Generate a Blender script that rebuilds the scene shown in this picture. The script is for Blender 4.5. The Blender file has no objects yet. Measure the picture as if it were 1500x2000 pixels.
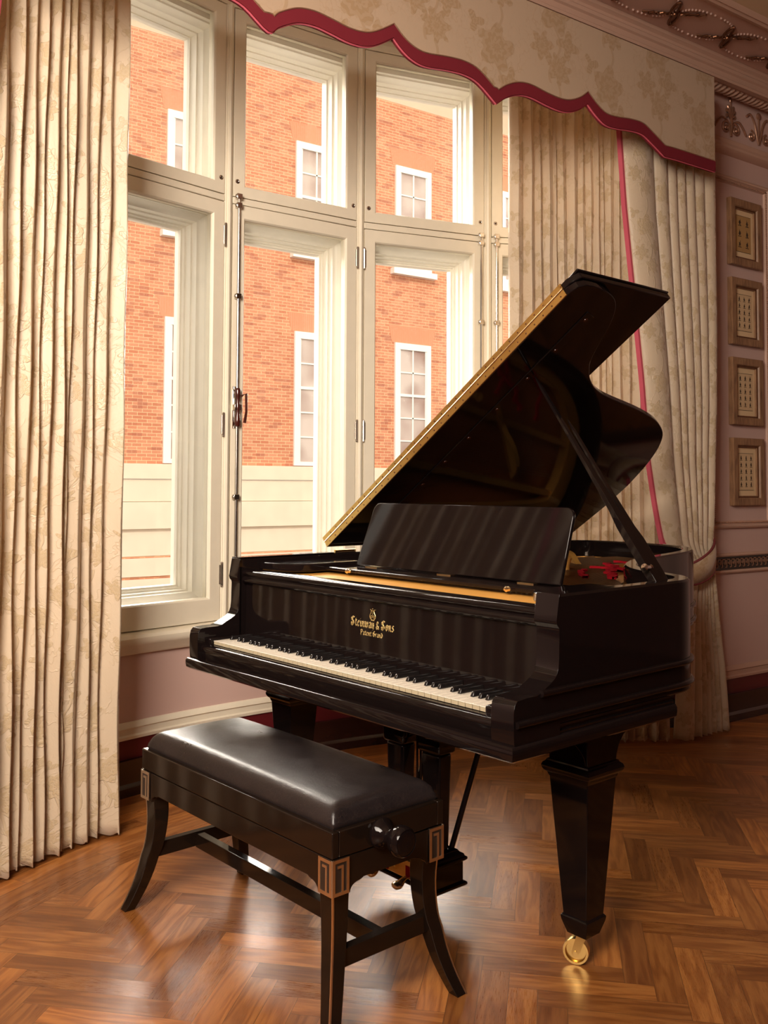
import bpy, bmesh, math, random
from mathutils import Vector, Matrix
random.seed(7)
C = bpy.context.scene.collection
PI = math.pi
sc = bpy.context.scene

# ------------------------------------------------------------------ camera, world, lights
Rm = [[0.820187, -0.572077, 0.00449], [0.027734, 0.031921, -0.999106], [0.571422, 0.819578, 0.042047]]
CAMH = 1.2491
cd = bpy.data.cameras.new('camera'); cam = bpy.data.objects.new('camera', cd); C.objects.link(cam)
cd.sensor_fit = 'VERTICAL'; cd.sensor_height = 24.0
cd.lens = 1828.31 / 2000 * 24.0
cd.shift_y = -(1000 - 873.51) / 2000
cd.clip_start = 0.05; cd.clip_end = 200
X, Y, Z = Vector(Rm[0]), -Vector(Rm[1]), -Vector(Rm[2])
cam.matrix_world = Matrix(((X.x, Y.x, Z.x, 0), (X.y, Y.y, Z.y, 0), (X.z, Y.z, Z.z, CAMH), (0, 0, 0, 1)))
sc.camera = cam
vs = sc.view_settings
vs.view_transform = 'Standard'; vs.look = 'None'; vs.gamma = 1; vs.use_curve_mapping = False
vs.exposure = 0.10
try:
    sc.cycles.use_denoising = True
    sc.cycles.max_bounces = 10; sc.cycles.diffuse_bounces = 5; sc.cycles.transparent_max_bounces = 16
    sc.cycles.sample_clamp_indirect = 6
except Exception: pass

w = bpy.data.worlds.new('world'); sc.world = w; w.use_nodes = True
bg = w.node_tree.nodes['Background']; bg.inputs[0].default_value = (1.0, 0.90, 0.78, 1); bg.inputs[1].default_value = 1.5

def light(name, kind, loc, target, energy, color, size=1.0, size_y=None, **kw):
    l = bpy.data.lights.new(name, kind); l.energy = energy; l.color = color
    if kind == 'AREA':
        l.shape = 'RECTANGLE' if size_y else 'SQUARE'; l.size = size
        if size_y: l.size_y = size_y
    for k, v in kw.items(): setattr(l, k, v)
    o = bpy.data.objects.new(name, l); C.objects.link(o); o.location = loc
    d = Vector(target) - Vector(loc); o.rotation_euler = d.to_track_quat('-Z', 'Y').to_euler()
    return o
light('sun', 'SUN', (0, 0, 20), (3.0, 10, 12.5), 1.8, (1.0, 0.94, 0.85), angle=0.03)
light('bay_daylight', 'AREA', (3.6, 11.5, 6.5), (2.1, 3.0, 1.4), 6600, (1.0, 0.93, 0.85), 14.0, 9.0)
light('room_fill', 'AREA', (-1.2, 0.5, 2.7), (1.25, 3.2, 1.6), 108, (1.0, 0.87, 0.74), 1.7, spread=math.radians(105))  # soft fill lamp added at the left to brighten the interior, no fixture there


# ------------------------------------------------------------------ node helpers
class S:
    """a scalar socket with operators that add Math nodes"""
    def __init__(s, nt, sock): s.nt = nt; s.k = sock
    def _op(s, op, *a):
        n = s.nt.nodes.new('ShaderNodeMath'); n.operation = op
        for i, v in enumerate((s,) + a):
            if isinstance(v, S): s.nt.links.new(v.k, n.inputs[i])
            else: n.inputs[i].default_value = v
        return S(s.nt, n.outputs[0])
    def __add__(s, o): return s._op('ADD', o)
    def __sub__(s, o): return s._op('SUBTRACT', o)
    def __mul__(s, o): return s._op('MULTIPLY', o)
    def __truediv__(s, o): return s._op('DIVIDE', o)
    def floor(s): return s._op('FLOOR')
    def fract(s): return s._op('FRACT')
    def fmod(s, o): return s._op('FLOORED_MODULO', o)
    def lt(s, o): return s._op('LESS_THAN', o)
    def gt(s, o): return s._op('GREATER_THAN', o)
    def mn(s, o): return s._op('MINIMUM', o)
    def mx(s, o): return s._op('MAXIMUM', o)
    def sin(s): return s._op('SINE')
    def sqrt(s): return s._op('SQRT')
    def abs(s): return s._op('ABSOLUTE')
    def atan2(s, o): return s._op('ARCTAN2', o)
    def sm(s, a, b):
        n = s.nt.nodes.new('ShaderNodeMapRange'); n.interpolation_type = 'SMOOTHSTEP'
        s.nt.links.new(s.k, n.inputs[0]); n.inputs[1].default_value = a; n.inputs[2].default_value = b
        n.inputs[3].default_value = 0; n.inputs[4].default_value = 1
        return S(s.nt, n.outputs[0])
def lerp(a, b, t): return a + (b - a) * t
def const(nt, v):
    n = nt.nodes.new('ShaderNodeValue'); n.outputs[0].default_value = v; return S(nt, n.outputs[0])
def combine(nt, x, y, z):
    n = nt.nodes.new('ShaderNodeCombineXYZ')
    for i, v in enumerate((x, y, z)):
        if isinstance(v, S): nt.links.new(v.k, n.inputs[i])
        else: n.inputs[i].default_value = v
    return n.outputs[0]
def coords(nt, kind='Object', scale=None):
    t = nt.nodes.new('ShaderNodeTexCoord'); sp = nt.nodes.new('ShaderNodeSeparateXYZ')
    nt.links.new(t.outputs[kind], sp.inputs[0])
    return S(nt, sp.outputs[0]), S(nt, sp.outputs[1]), S(nt, sp.outputs[2])
def noise(nt, vec, scale, detail=3, rough=.5):
    n = nt.nodes.new('ShaderNodeTexNoise'); n.inputs['Scale'].default_value = scale
    n.inputs['Detail'].default_value = detail; n.inputs['Roughness'].default_value = rough
    if vec is not None: nt.links.new(vec, n.inputs['Vector'])
    return S(nt, n.outputs[0])
def white(nt, vec):
    n = nt.nodes.new('ShaderNodeTexWhiteNoise'); nt.links.new(vec, n.inputs['Vector']); return S(nt, n.outputs[0])
def ramp(nt, f, stops):
    n = nt.nodes.new('ShaderNodeValToRGB'); nt.links.new(f.k, n.inputs[0]); e = n.color_ramp.elements
    while len(e) < len(stops): e.new(0.5)
    for q, (p, c) in zip(e, stops): q.position = p; q.color = (*c, 1)
    return n.outputs[0]
def mixc(nt, f, a, b, mode='MIX'):
    n = nt.nodes.new('ShaderNodeMix'); n.data_type = 'RGBA'; n.blend_type = mode
    if isinstance(f, S): nt.links.new(f.k, n.inputs[0])
    else: n.inputs[0].default_value = f
    for i, v in ((6, a), (7, b)):
        if isinstance(v, tuple): n.inputs[i].default_value = (*v, 1)
        else: nt.links.new(v, n.inputs[i])
    return n.outputs[2]
def bump(nt, bsdf, h, strength=.3, dist=.01):
    n = nt.nodes.new('ShaderNodeBump'); n.inputs['Strength'].default_value = strength; n.inputs['Distance'].default_value = dist
    nt.links.new(h.k, n.inputs['Height']); nt.links.new(n.outputs[0], bsdf.inputs['Normal'])
def srgb(r, g, b):
    f = lambda c: (c / 255 / 12.92) if c / 255 <= .04045 else ((c / 255 + .055) / 1.055) ** 2.4
    return (f(r), f(g), f(b))
def new_mat(name, color=(.5, .5, .5), rough=.5, metal=0, coat=0, spec=.5):
    m = bpy.data.materials.new(name); m.use_nodes = True
    b = m.node_tree.nodes['Principled BSDF']
    b.inputs['Base Color'].default_value = (*color, 1); b.inputs['Roughness'].default_value = rough
    b.inputs['Metallic'].default_value = metal; b.inputs['Coat Weight'].default_value = coat
    b.inputs['Coat Roughness'].default_value = .03
    b.inputs['Specular IOR Level'].default_value = spec
    return m, m.node_tree, b
M = {}
def simple(name, color, rough=.5, metal=0, coat=0, spec=.5, var=.06, vs_=14):
    """plain surface with a slight procedural variation of tone and gloss"""
    m, nt, b = new_mat(name, color, rough, metal, coat, spec)
    x, y, z = coords(nt); v = combine(nt, x, y, z)
    f = noise(nt, v, vs_, 3)
    nt.links.new(mixc(nt, f, tuple(c * (1 - var) for c in color), tuple(min(1, c * (1 + var)) for c in color)), b.inputs['Base Color'])
    nt.links.new(((f - .5) * (rough * .3) + rough).k, b.inputs['Roughness'])
    M[name] = m; return m
simple('ebony', (.0080, .0050, .0048), .06, spec=.27, var=.1, vs_=6)
simple('ebony_bench', (.013, .0075, .0050), .10, spec=.35, var=.12, vs_=8)
simple('dark_plinth', srgb(52, 30, 26), .25, coat=.3)
simple('burgundy', srgb(98, 28, 34), .35)
simple('cream_paint', srgb(230, 221, 200), .38)
simple('outer_paint', srgb(232, 226, 212), .45)
simple('mauve', srgb(203, 172, 162), .55, var=.02, vs_=3)
simple('trim_mauve', srgb(196, 160, 140), .5, var=.03)
simple('ceiling_cream', srgb(214, 190, 158), .7, var=.02)
simple('band_mauve', srgb(205, 170, 155), .6, var=.03)
simple('gilt_dark', srgb(118, 78, 54), .3, .75, var=.3, vs_=120)
simple('gilt_pale', srgb(170, 128, 104), .3, .55, var=.25, vs_=120)
simple('ivory', srgb(240, 230, 212), .28, var=.02)
simple('key_wood', srgb(190, 176, 146), .5, var=.05)
simple('brass', (.74, .50, .17), .26, 1.0, var=.12)
simple('brass_pale', (.88, .70, .42), .20, 1.0, var=.06)
simple('nickel', (.62, .57, .52), .22, 1.0, var=.08)
simple('chrome', (.80, .77, .73), .12, 1.0)
simple('handle_dark', srgb(66, 24, 16), .2, coat=.5)
simple('gold_plate', (.55, .27, .06), .34, .5, var=.12)
simple('pinblock_orange', (.95, .46, .10), .35, .15, var=.1)
simple('soundboard', srgb(150, 84, 44), .4)
simple('red_felt', srgb(150, 18, 30), .9, spec=.1)
simple('string_steel', (.38, .33, .28), .3, 1.0)
simple('pink_trim', srgb(205, 92, 108), .75, spec=.2)
simple('crimson_trim', srgb(118, 36, 46), .8, spec=.15)
simple('piping', srgb(120, 50, 52), .7)
simple('logo_gold', (.62, .44, .17), .35, .6)
simple('stone', srgb(232, 214, 192), .75, var=.1, vs_=2.5)
simple('white_frame', srgb(240, 238, 232), .5, var=.03)
simple('dark_opening', srgb(60, 48, 44), .5)
simple('blind_cloth', srgb(205, 182, 168), .6, var=.1)
simple('matboard', srgb(222, 192, 150), .85, var=.04)
simple('print_paper', srgb(208, 178, 138), .85, var=.05)
simple('print_tan', srgb(176, 136, 84), .85, var=.12)
simple('ink', srgb(62, 44, 34), .9)
simple('asphalt', srgb(90, 86, 82), .9)
simple('key_black', (.012, .010, .010), .16, coat=.3)
simple('rubber', srgb(200, 190, 178), .6)
simple('greek_metal', (.86, .76, .62), .30, 1.0, var=.08)
simple('greek_dark', (.03, .02, .015), .3)

def glass():
    m = bpy.data.materials.new('window_glass'); m.use_nodes = True; nt = m.node_tree
    nt.nodes.clear(); o = nt.nodes.new('ShaderNodeOutputMaterial'); mx = nt.nodes.new('ShaderNodeMixShader')
    t = nt.nodes.new('ShaderNodeBsdfTransparent'); t.inputs[0].default_value = (.985, .985, .975, 1)
    g = nt.nodes.new('ShaderNodeBsdfGlossy'); g.inputs['Roughness'].default_value = .02
    fr = nt.nodes.new('ShaderNodeFresnel'); fr.inputs[0].default_value = 1.33
    nt.links.new(fr.outputs[0], mx.inputs[0]); nt.links.new(t.outputs[0], mx.inputs[1]); nt.links.new(g.outputs[0], mx.inputs[2])
    nt.links.new(mx.outputs[0], o.inputs[0]); M['glass'] = m
glass()

def parquet():
    m, nt, b = new_mat('oak_herringbone', rough=.2)
    X, Y, Zc = coords(nt)
    W = .072; r2 = math.sqrt(2)
    x = (X + Y) * (1 / r2 / W) + .45
    y = (Y - X) * (1 / r2 / W) - 1.504
    i, j = x.floor(), y.floor()
    md = (i - j + 2000).fmod(10)
    hor = md.lt(4.5)
    k = md - 5
    # horizontal block
    ah = x - (i - md); ch = y.fract(); idh1 = i - md; idh2 = j
    av = y - (j + k - 4); cv = x.fract(); idv1 = i + 371.3; idv2 = j + k
    al = lerp(av, ah, hor); ac = lerp(cv, ch, hor)
    id1 = lerp(idv1, idh1, hor); id2 = lerp(idv2, idh2, hor)
    # border boards running parallel to the bay
    dx = X - 2.155; dy = Y - .57
    rr = (dx * dx + dy * dy).sqrt(); th = dx.atan2(dy)
    bay = rr.gt(2.715) * Y.gt(2.0)
    straight = Y.gt(2.74) * X.gt(4.1)
    bay = bay.mx(straight)
    q = (rr - 2.715) / .075
    bal = th * (2.8 / .075) + q.floor() * 3.7
    bid2 = (bal / 11.0).floor()
    al = lerp(al, bal.fmod(11.0), bay); ac = lerp(ac, q.fract(), bay)
    id1 = lerp(id1, q.floor() + 77, bay); id2 = lerp(id2, bid2 + 33, bay)
    ln = lerp(const(nt, 5.0), const(nt, 11.0), bay)
    rnd = white(nt, combine(nt, id1, id2, .3)); rnd2 = white(nt, combine(nt, id2, id1, 4.1))
    gv = combine(nt, al * .16 + rnd * 31, ac * 1.5 + rnd2 * 17, rnd * 9)
    g1 = noise(nt, gv, 2.2, 5, .62)
    # cathedral rings
    ring = ((noise(nt, combine(nt, al * .10 + rnd * 50, ac * .8 + rnd2 * 40, 0), 1.6, 2) * 34) + g1 * 3).sin() * .5 + .5
    fine = noise(nt, combine(nt, al * .9 + rnd * 13, ac * 26 + rnd2 * 7, 0), 2.0, 3, .6)
    f = g1 * .35 + ring * .20 + fine * .45
    col = ramp(nt, f, [(.22, (.17, .052, .012)), (.42, (.30, .108, .026)), (.62, (.43, .175, .046)), (.85, (.56, .26, .080))])
    tone = ramp(nt, rnd2, [(0, (.58, .50, .44)), (.35, (.82, .76, .70)), (.7, (1.0, .97, .93)), (1, (1.25, 1.16, 1.02))])
    col = mixc(nt, 1.0, col, tone, 'MULTIPLY')
    edge = ac.mn(const(nt, 1) - ac).mn((al.mn(ln - al)) * 1.0)
    gap = edge.sm(.002, .014)
    col = mixc(nt, gap, (.10, .040, .014), col)
    nt.links.new(col, b.inputs['Base Color'])
    nt.links.new((fine * .16 + (rnd * .10 + .20)).k, b.inputs['Roughness'])
    b.inputs['Specular IOR Level'].default_value = .75
    bump(nt, b, gap * .5 + fine * .55 + rnd * .12, .10, .003)
    M['parquet'] = m
parquet()

def motif(nt, u, v, pu, pv):
    """woven flower and leaf figures in half-drop repeat; returns mask and inner detail"""
    U = u / pu; col = U.floor(); V = v / pv + col * .5; row = V.floor()
    warp = noise(nt, combine(nt, u, v, 0), 26, 3, .6) - .5
    px = (U.fract() - .5) * pu; py = (V.fract() - .5) * pv
    def rose(cx, cy, R, pet, amp, ph):
        dx = px - cx * pu + warp * .035 * R / .06; dy = py - cy * pv + warp * .03 * R / .06
        r = (dx * dx + dy * dy).sqrt() / R; th = dy.atan2(dx)
        e = (th * pet + ph).sin() * amp + 1
        inside = (e - r).sm(-.03, .05)
        rings = ((r * 15 + (th * (pet * 2)).sin() * 1.2 + warp * 7).sin()).sm(-.4, .3) * .7 + .3
        return inside, inside * rings
    a1, d1 = rose(0.0, .14, .26 * pu, 5, .20, .6)
    a2, d2 = rose(-.22, -.20, .17 * pu, 6, .28, 0)
    a3, d3 = rose(.24, -.12, .15 * pu, 4, .38, 1.9)
    a4, d4 = rose(.08, -.36, .19 * pu, 7, .22, .3)
    a5, d5 = rose(-.33, .30, .10 * pu, 3, .5, 1)
    stem = ((px + (py * (11 / pv)).sin() * (.10 * pu)).abs() / pu).sm(.028, .012)
    leaf = ((noise(nt, combine(nt, u * 1.0, v * .8, 3), 22, 2) - .5).abs().sm(.03, .005)) * (py.abs() / pv).sm(.5, .2)
    m_ = a1.mx(a2).mx(a3).mx(a4).mx(a5).mx(stem * .7).mx(leaf * .35)
    d_ = d1.mx(d2).mx(d3).mx(d4).mx(d5).mx(stem * .5).mx(leaf * .3)
    return m_, d_
def damask(name, ground, figure, pu, pv, bstr, rough=.5, sheen=.3, kind='UV', trans=0.0):
    m, nt, b = new_mat(name, ground, rough)
    if kind == 'UV': u, v, _ = coords(nt, 'UV')
    else:
        u, _, v = coords(nt, 'Object')
    mk, d = motif(nt, u, v, pu, pv)
    weave = noise(nt, combine(nt, u * 1.0, v * .12, 0), 900, 1)
    nt.links.new(mixc(nt, mk * .35 + d * .6, ground, figure), b.inputs['Base Color'])
    nt.links.new((mk * -.16 + rough).k, b.inputs['Roughness'])
    b.inputs['Sheen Weight'].default_value = sheen; b.inputs['Sheen Roughness'].default_value = .5
    crinkle = noise(nt, combine(nt, u, v * .55, 2), 34, 4, .65)
    bump(nt, b, d * .55 + mk * .35 + crinkle * .5 + weave * .05, bstr, .006)
    if trans:
        tr = nt.nodes.new('ShaderNodeBsdfTranslucent'); tr.inputs[0].default_value = (.86, .66, .42, 1)
        mx = nt.nodes.new('ShaderNodeMixShader'); mx.inputs[0].default_value = trans
        out = nt.nodes['Material Output']
        nt.links.new(b.outputs[0], mx.inputs[1]); nt.links.new(tr.outputs[0], mx.inputs[2]); nt.links.new(mx.outputs[0], out.inputs[0])
    M[name] = m
damask('curtain_damask', srgb(220, 201, 174), srgb(208, 185, 148), .19, .38, .60, .42, .25, 'UV', .18)
damask('pelmet_damask', srgb(186, 160, 134), srgb(170, 140, 106), .34, .50, .12, .6, .2, 'Object')

def leather():
    m, nt, b = new_mat('black_leather', rough=.34)
    x, y, z = coords(nt); v = combine(nt, x, y, z)
    n1 = noise(nt, v, 9, 5, .65); n2 = noise(nt, v, 220, 3)
    vo = nt.nodes.new('ShaderNodeTexVoronoi'); vo.feature = 'DISTANCE_TO_EDGE'; vo.inputs['Scale'].default_value = 55
    wv = noise(nt, v, 12, 4); nt.links.new(combine(nt, x + wv * .25, y + wv * .1, z), vo.inputs['Vector'])
    cr = S(nt, vo.outputs[0]).sm(.0, .03)
    nt.links.new(mixc(nt, cr, (.035, .024, .021), mixc(nt, n1, (.008, .006, .0065), (.030, .022, .022))), b.inputs['Base Color'])
    nt.links.new((n1 * .34 + .17).k, b.inputs['Roughness'])
    bump(nt, b, cr * .15 + n2 * .4 + n1 * .9, .22, .003)
    M['leather'] = m
leather()

def brickwork():
    m, nt, b = new_mat('red_brick', rough=.85)
    x, y, z = coords(nt)
    t = nt.nodes.new('ShaderNodeTexBrick'); nt.links.new(combine(nt, x, z, 0), t.inputs['Vector'])
    t.inputs['Scale'].default_value = 1; t.inputs['Brick Width'].default_value = .225; t.inputs['Row Height'].default_value = .076
    t.inputs['Mortar Size'].default_value = .006; t.inputs['Mortar Smooth'].default_value = .3; t.inputs['Bias'].default_value = 0
    t.inputs['Color1'].default_value = (*srgb(196, 124, 94), 1); t.inputs['Color2'].default_value = (*srgb(214, 150, 118), 1)
    t.inputs['Mortar'].default_value = (*srgb(238, 200, 160), 1)
    cell = white(nt, combine(nt, ((x + (z / .076).floor() * .1125) / .225).floor(), (z / .076).floor(), 0))
    dark = cell.sm(.86, .93)
    col = mixc(nt, dark * .5, t.outputs['Color'], srgb(160, 92, 76))
    big = noise(nt, combine(nt, x, z, 0), 1.3, 3)
    col = mixc(nt, big, mixc(nt, 1.0, col, (.86, .84, .84), 'MULTIPLY'), mixc(nt, 1.0, col, (1.12, 1.08, 1.0), 'MULTIPLY'))
    nt.links.new(col, b.inputs['Base Color']); M['brick'] = m
    m, nt, b = new_mat('gauged_brick', rough=.85)
    x, y, z = coords(nt)
    s = (((x + 0) / .06).fract() - .5).abs().sm(.5, .44)
    nt.links.new(mixc(nt, s, srgb(226, 176, 142), srgb(212, 142, 108)), b.inputs['Base Color']); M['gauged'] = m
    m, nt, b = new_mat('sky_glass', srgb(196, 178, 168), .08)
    x, y, z = coords(nt); n = noise(nt, combine(nt, x, 0, z), .8, 2)
    nt.links.new(ramp(nt, n, [(.35, srgb(150, 118, 108)), (.6, srgb(206, 190, 182))]), b.inputs['Base Color']); M['pane_far'] = m
brickwork()
def framewood():
    m, nt, b = new_mat('frame_wood', rough=.45)
    x, y, z = coords(nt)
    f = noise(nt, combine(nt, x * 4, y * 4, z * .6), 22, 4, .6) * .6 + noise(nt, combine(nt, x, y, z), 9, 2) * .4
    nt.links.new(ramp(nt, f, [(.3, srgb(96, 66, 46)), (.55, srgb(150, 112, 80)), (.8, srgb(176, 138, 100))]), b.inputs['Base Color'])
    M['frame_wood'] = m
framewood()

# ------------------------------------------------------------------ mesh helpers
class MB:
    def __init__(s): s.v = []; s.f = []; s.uv = None
    def add(s, vs, fs):
        o = len(s.v); s.v += [tuple(p) for p in vs]; s.f += [tuple(i + o for i in f) for f in fs]; return s
    def box(s, x0, x1, y0, y1, z0, z1):
        return s.add([(x0, y0, z0), (x1, y0, z0), (x1, y1, z0), (x0, y1, z0), (x0, y0, z1), (x1, y0, z1), (x1, y1, z1), (x0, y1, z1)],
                     [(3, 2, 1, 0), (4, 5, 6, 7), (0, 1, 5, 4), (1, 2, 6, 5), (2, 3, 7, 6), (3, 0, 4, 7)])
    def frustum(s, c0, h0, z0, c1, h1, z1):
        vs = []
        for (c, h, z) in ((c0, h0, z0), (c1, h1, z1)):
            hx, hy = h if isinstance(h, tuple) else (h, h)
            vs += [(c[0] - hx, c[1] - hy, z), (c[0] + hx, c[1] - hy, z), (c[0] + hx, c[1] + hy, z), (c[0] - hx, c[1] + hy, z)]
        return s.add(vs, [(3, 2, 1, 0), (4, 5, 6, 7), (0, 1, 5, 4), (1, 2, 6, 5), (2, 3, 7, 6), (3, 0, 4, 7)])
    def sqstack(s, levels):
        """levels: (cx, cy, hx, hy, z) square sections joined"""
        vs = []; n = len(levels)
        for (cx, cy, hx, hy, z) in levels: vs += [(cx - hx, cy - hy, z), (cx + hx, cy - hy, z), (cx + hx, cy + hy, z), (cx - hx, cy + hy, z)]
        fs = [(3, 2, 1, 0), tuple(4 * (n - 1) + i for i in range(4))]
        for k in range(n - 1):
            for i in range(4): fs.append((4 * k + i, 4 * k + (i + 1) % 4, 4 * k + 4 + (i + 1) % 4, 4 * k + 4 + i))
        return s.add(vs, fs)
    def prism(s, poly, lo, hi, fn):
        """poly in 2d; fn(p, q, h) -> xyz"""
        n = len(poly)
        vs = [fn(p[0], p[1], lo) for p in poly] + [fn(p[0], p[1], hi) for p in poly]
        fs = [tuple(range(n))[::-1], tuple(range(n, 2 * n))] + [(i, (i + 1) % n, n + (i + 1) % n, n + i) for i in range(n)]
        return s.add(vs, fs)
    def tube(s, pts, r, n=8, caps=True, closed=False):
        pts = [Vector(p) for p in pts]; m = len(pts); vs = []
        rs = r if isinstance(r, (list, tuple)) else [r] * m
        prev = None
        for i, p in enumerate(pts):
            a = pts[(i - 1) % m] if (i > 0 or closed) else p; b = pts[(i + 1) % m] if (i < m - 1 or closed) else p
            t = (b - a).normalized() if (b - a).length > 1e-9 else Vector((0, 0, 1))
            if prev is None: prev = t.orthogonal().normalized()
            x = (prev - t * prev.dot(t)); x = x.normalized() if x.length > 1e-6 else t.orthogonal().normalized()
            prev = x; y = t.cross(x)
            for k in range(n):
                an = 2 * PI * k / n; vs.append(p + (x * math.cos(an) + y * math.sin(an)) * rs[i])
        fs = []
        for i in range(m if closed else m - 1):
            j = (i + 1) % m
            for k in range(n): fs.append((i * n + k, i * n + (k + 1) % n, j * n + (k + 1) % n, j * n + k))
        if caps and not closed: fs += [tuple(range(n))[::-1], tuple(range((m - 1) * n, m * n))]
        return s.add(vs, fs)
    def lathe(s, prof, org, axis=(0, 0, 1), n=24):
        """prof: (radius, height along axis)"""
        ax = Vector(axis).normalized(); x = ax.orthogonal().normalized(); y = ax.cross(x); o = Vector(org); vs = []; m = len(prof)
        for r, h in prof:
            for k in range(n):
                an = 2 * PI * k / n; vs.append(o + ax * h + (x * math.cos(an) + y * math.sin(an)) * r)
        fs = [(i * n + k, i * n + (k + 1) % n, (i + 1) * n + (k + 1) % n, (i + 1) * n + k) for i in range(m - 1) for k in range(n)]
        if prof[0][0] > 1e-6: fs.append(tuple(range(n))[::-1])
        if prof[-1][0] > 1e-6: fs.append(tuple(range((m - 1) * n, m * n)))
        return s.add(vs, fs)
    def sweep(s, path, prof, closed=False, close_prof=True, fn=None):
        """sweep a profile of (outward offset, z) along a plan path (outward = right of travel)"""
        m = len(path); k = len(prof); vs = []
        for i, p in enumerate(path):
            a = path[(i - 1) % m] if (i > 0 or closed) else None; b = path[(i + 1) % m] if (i < m - 1 or closed) else None
            def nrm(q0, q1):
                d = (q1[0] - q0[0], q1[1] - q0[1]); l = math.hypot(*d) or 1; return (d[1] / l, -d[0] / l)
            if a is None: n = nrm(p, b)
            elif b is None: n = nrm(a, p)
            else:
                n0, n1 = nrm(a, p), nrm(p, b); n = (n0[0] + n1[0], n0[1] + n1[1]); l = math.hypot(*n) or 1
                n = (n[0] / l, n[1] / l); c = max(.35, n[0] * n1[0] + n[1] * n1[1]); n = (n[0] / c, n[1] / c)
            for o, z in prof:
                q = (p[0] + n[0] * o, p[1] + n[1] * o, z); vs.append(fn(*q) if fn else q)
        fs = []
        for i in range(m if closed else m - 1):
            j = (i + 1) % m
            for q in range(k if close_prof else k - 1):
                r = (q + 1) % k; fs.append((i * k + q, i * k + r, j * k + r, j * k + q))
        if not closed and close_prof: fs += [tuple(range(k))[::-1], tuple(range((m - 1) * k, m * k))]
        return s.add(vs, fs)
    def ball(s, c, r, n=8, m=6):
        rx, ry, rz = r if isinstance(r, tuple) else (r, r, r)
        vs = []; 
        for i in range(m + 1):
            ph = PI * i / m
            for k in range(n):
                th = 2 * PI * k / n; vs.append((c[0] + rx * math.sin(ph) * math.cos(th), c[1] + ry * math.sin(ph) * math.sin(th), c[2] + rz * math.cos(ph)))
        return s.add(vs, [(i * n + k, (i + 1) * n + k, (i + 1) * n + (k + 1) % n, i * n + (k + 1) % n) for i in range(m) for k in range(n)])
    def grid(s, nu, nv, fn, uv=None):
        vs = []; uvs = []
        for j in range(nv + 1):
            for i in range(nu + 1):
                vs.append(fn(i / nu, j / nv))
        o = len(s.v)
        s.add(vs, [(j * (nu + 1) + i, j * (nu + 1) + i + 1, (j + 1) * (nu + 1) + i + 1, (j + 1) * (nu + 1) + i) for j in range(nv) for i in range(nu)])
        return s
def build(name, mb, mat, parent=None, bevel=0, smooth=35, solid=0, uvs=None, weld=False, sub=0, recalc=True):
    me = bpy.data.meshes.new(name); me.from_pydata(mb.v, [], mb.f)
    bm = bmesh.new(); bm.from_mesh(me)
    if weld: bmesh.ops.remove_doubles(bm, verts=bm.verts, dist=1e-5)
    if recalc: bmesh.ops.recalc_face_normals(bm, faces=bm.faces)
    bm.to_mesh(me); bm.free()
    if uvs is not None:
        ul = me.uv_layers.new(name='UVMap')
        for lp in me.loops: ul.data[lp.index].uv = uvs[lp.vertex_index]
    me.polygons.foreach_set('use_smooth', [True] * len(me.polygons))
    try: me.set_sharp_from_angle(angle=math.radians(smooth))
    except Exception: pass
    me.materials.append(M[mat]); me.update()
    o = bpy.data.objects.new(name, me); C.objects.link(o)
    if parent is not None: o.parent = parent
    if solid:
        md = o.modifiers.new('solid', 'SOLIDIFY'); md.thickness = solid; md.offset = 0
    if bevel:
        md = o.modifiers.new('bevel', 'BEVEL'); md.width = bevel; md.segments = 2; md.limit_method = 'ANGLE'; md.angle_limit = math.radians(40)
        md.harden_normals = False
    return o
def tag(o, label=None, cat=None, group=None, kind=None):
    if label: o['label'] = label
    if cat: o['category'] = cat
    if group: o['group'] = group
    if kind: o['kind'] = kind
    return o
def empty(name, loc=(0, 0, 0), rz=0, **kw):
    o = bpy.data.objects.new(name, None); C.objects.link(o); o.location = loc; o.rotation_euler = (0, 0, rz); o.empty_display_size = .1
    return tag(o, **kw)
def copy_tree(o, parent=None):
    c = o.copy(); C.objects.link(c); c.parent = parent
    for ch in [x for x in bpy.data.objects if x.parent == o]: copy_tree(ch, c)
    return c
def smooth_path(pts, n=6):
    out = []; m = len(pts)
    for i in range(m - 1):
        p0 = pts[max(0, i - 1)]; p1 = pts[i]; p2 = pts[i + 1]; p3 = pts[min(m - 1, i + 2)]
        for k in range(n):
            t = k / n
            out.append(tuple(.5 * ((2 * p1[d]) + (-p0[d] + p2[d]) * t + (2 * p0[d] - 5 * p1[d] + 4 * p2[d] - p3[d]) * t * t + (-p0[d] + 3 * p1[d] - 3 * p2[d] + p3[d]) * t ** 3) for d in range(len(p1))))
    out.append(tuple(pts[-1])); return out
def interp(tab, z):
    """piecewise linear through (z, value) sorted by z"""
    if z <= tab[0][0]: return tab[0][1]
    for (z0, a), (z1, b) in zip(tab, tab[1:]):
        if z <= z1: return a + (b - a) * (z - z0) / (z1 - z0)
    return tab[-1][1]

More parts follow.
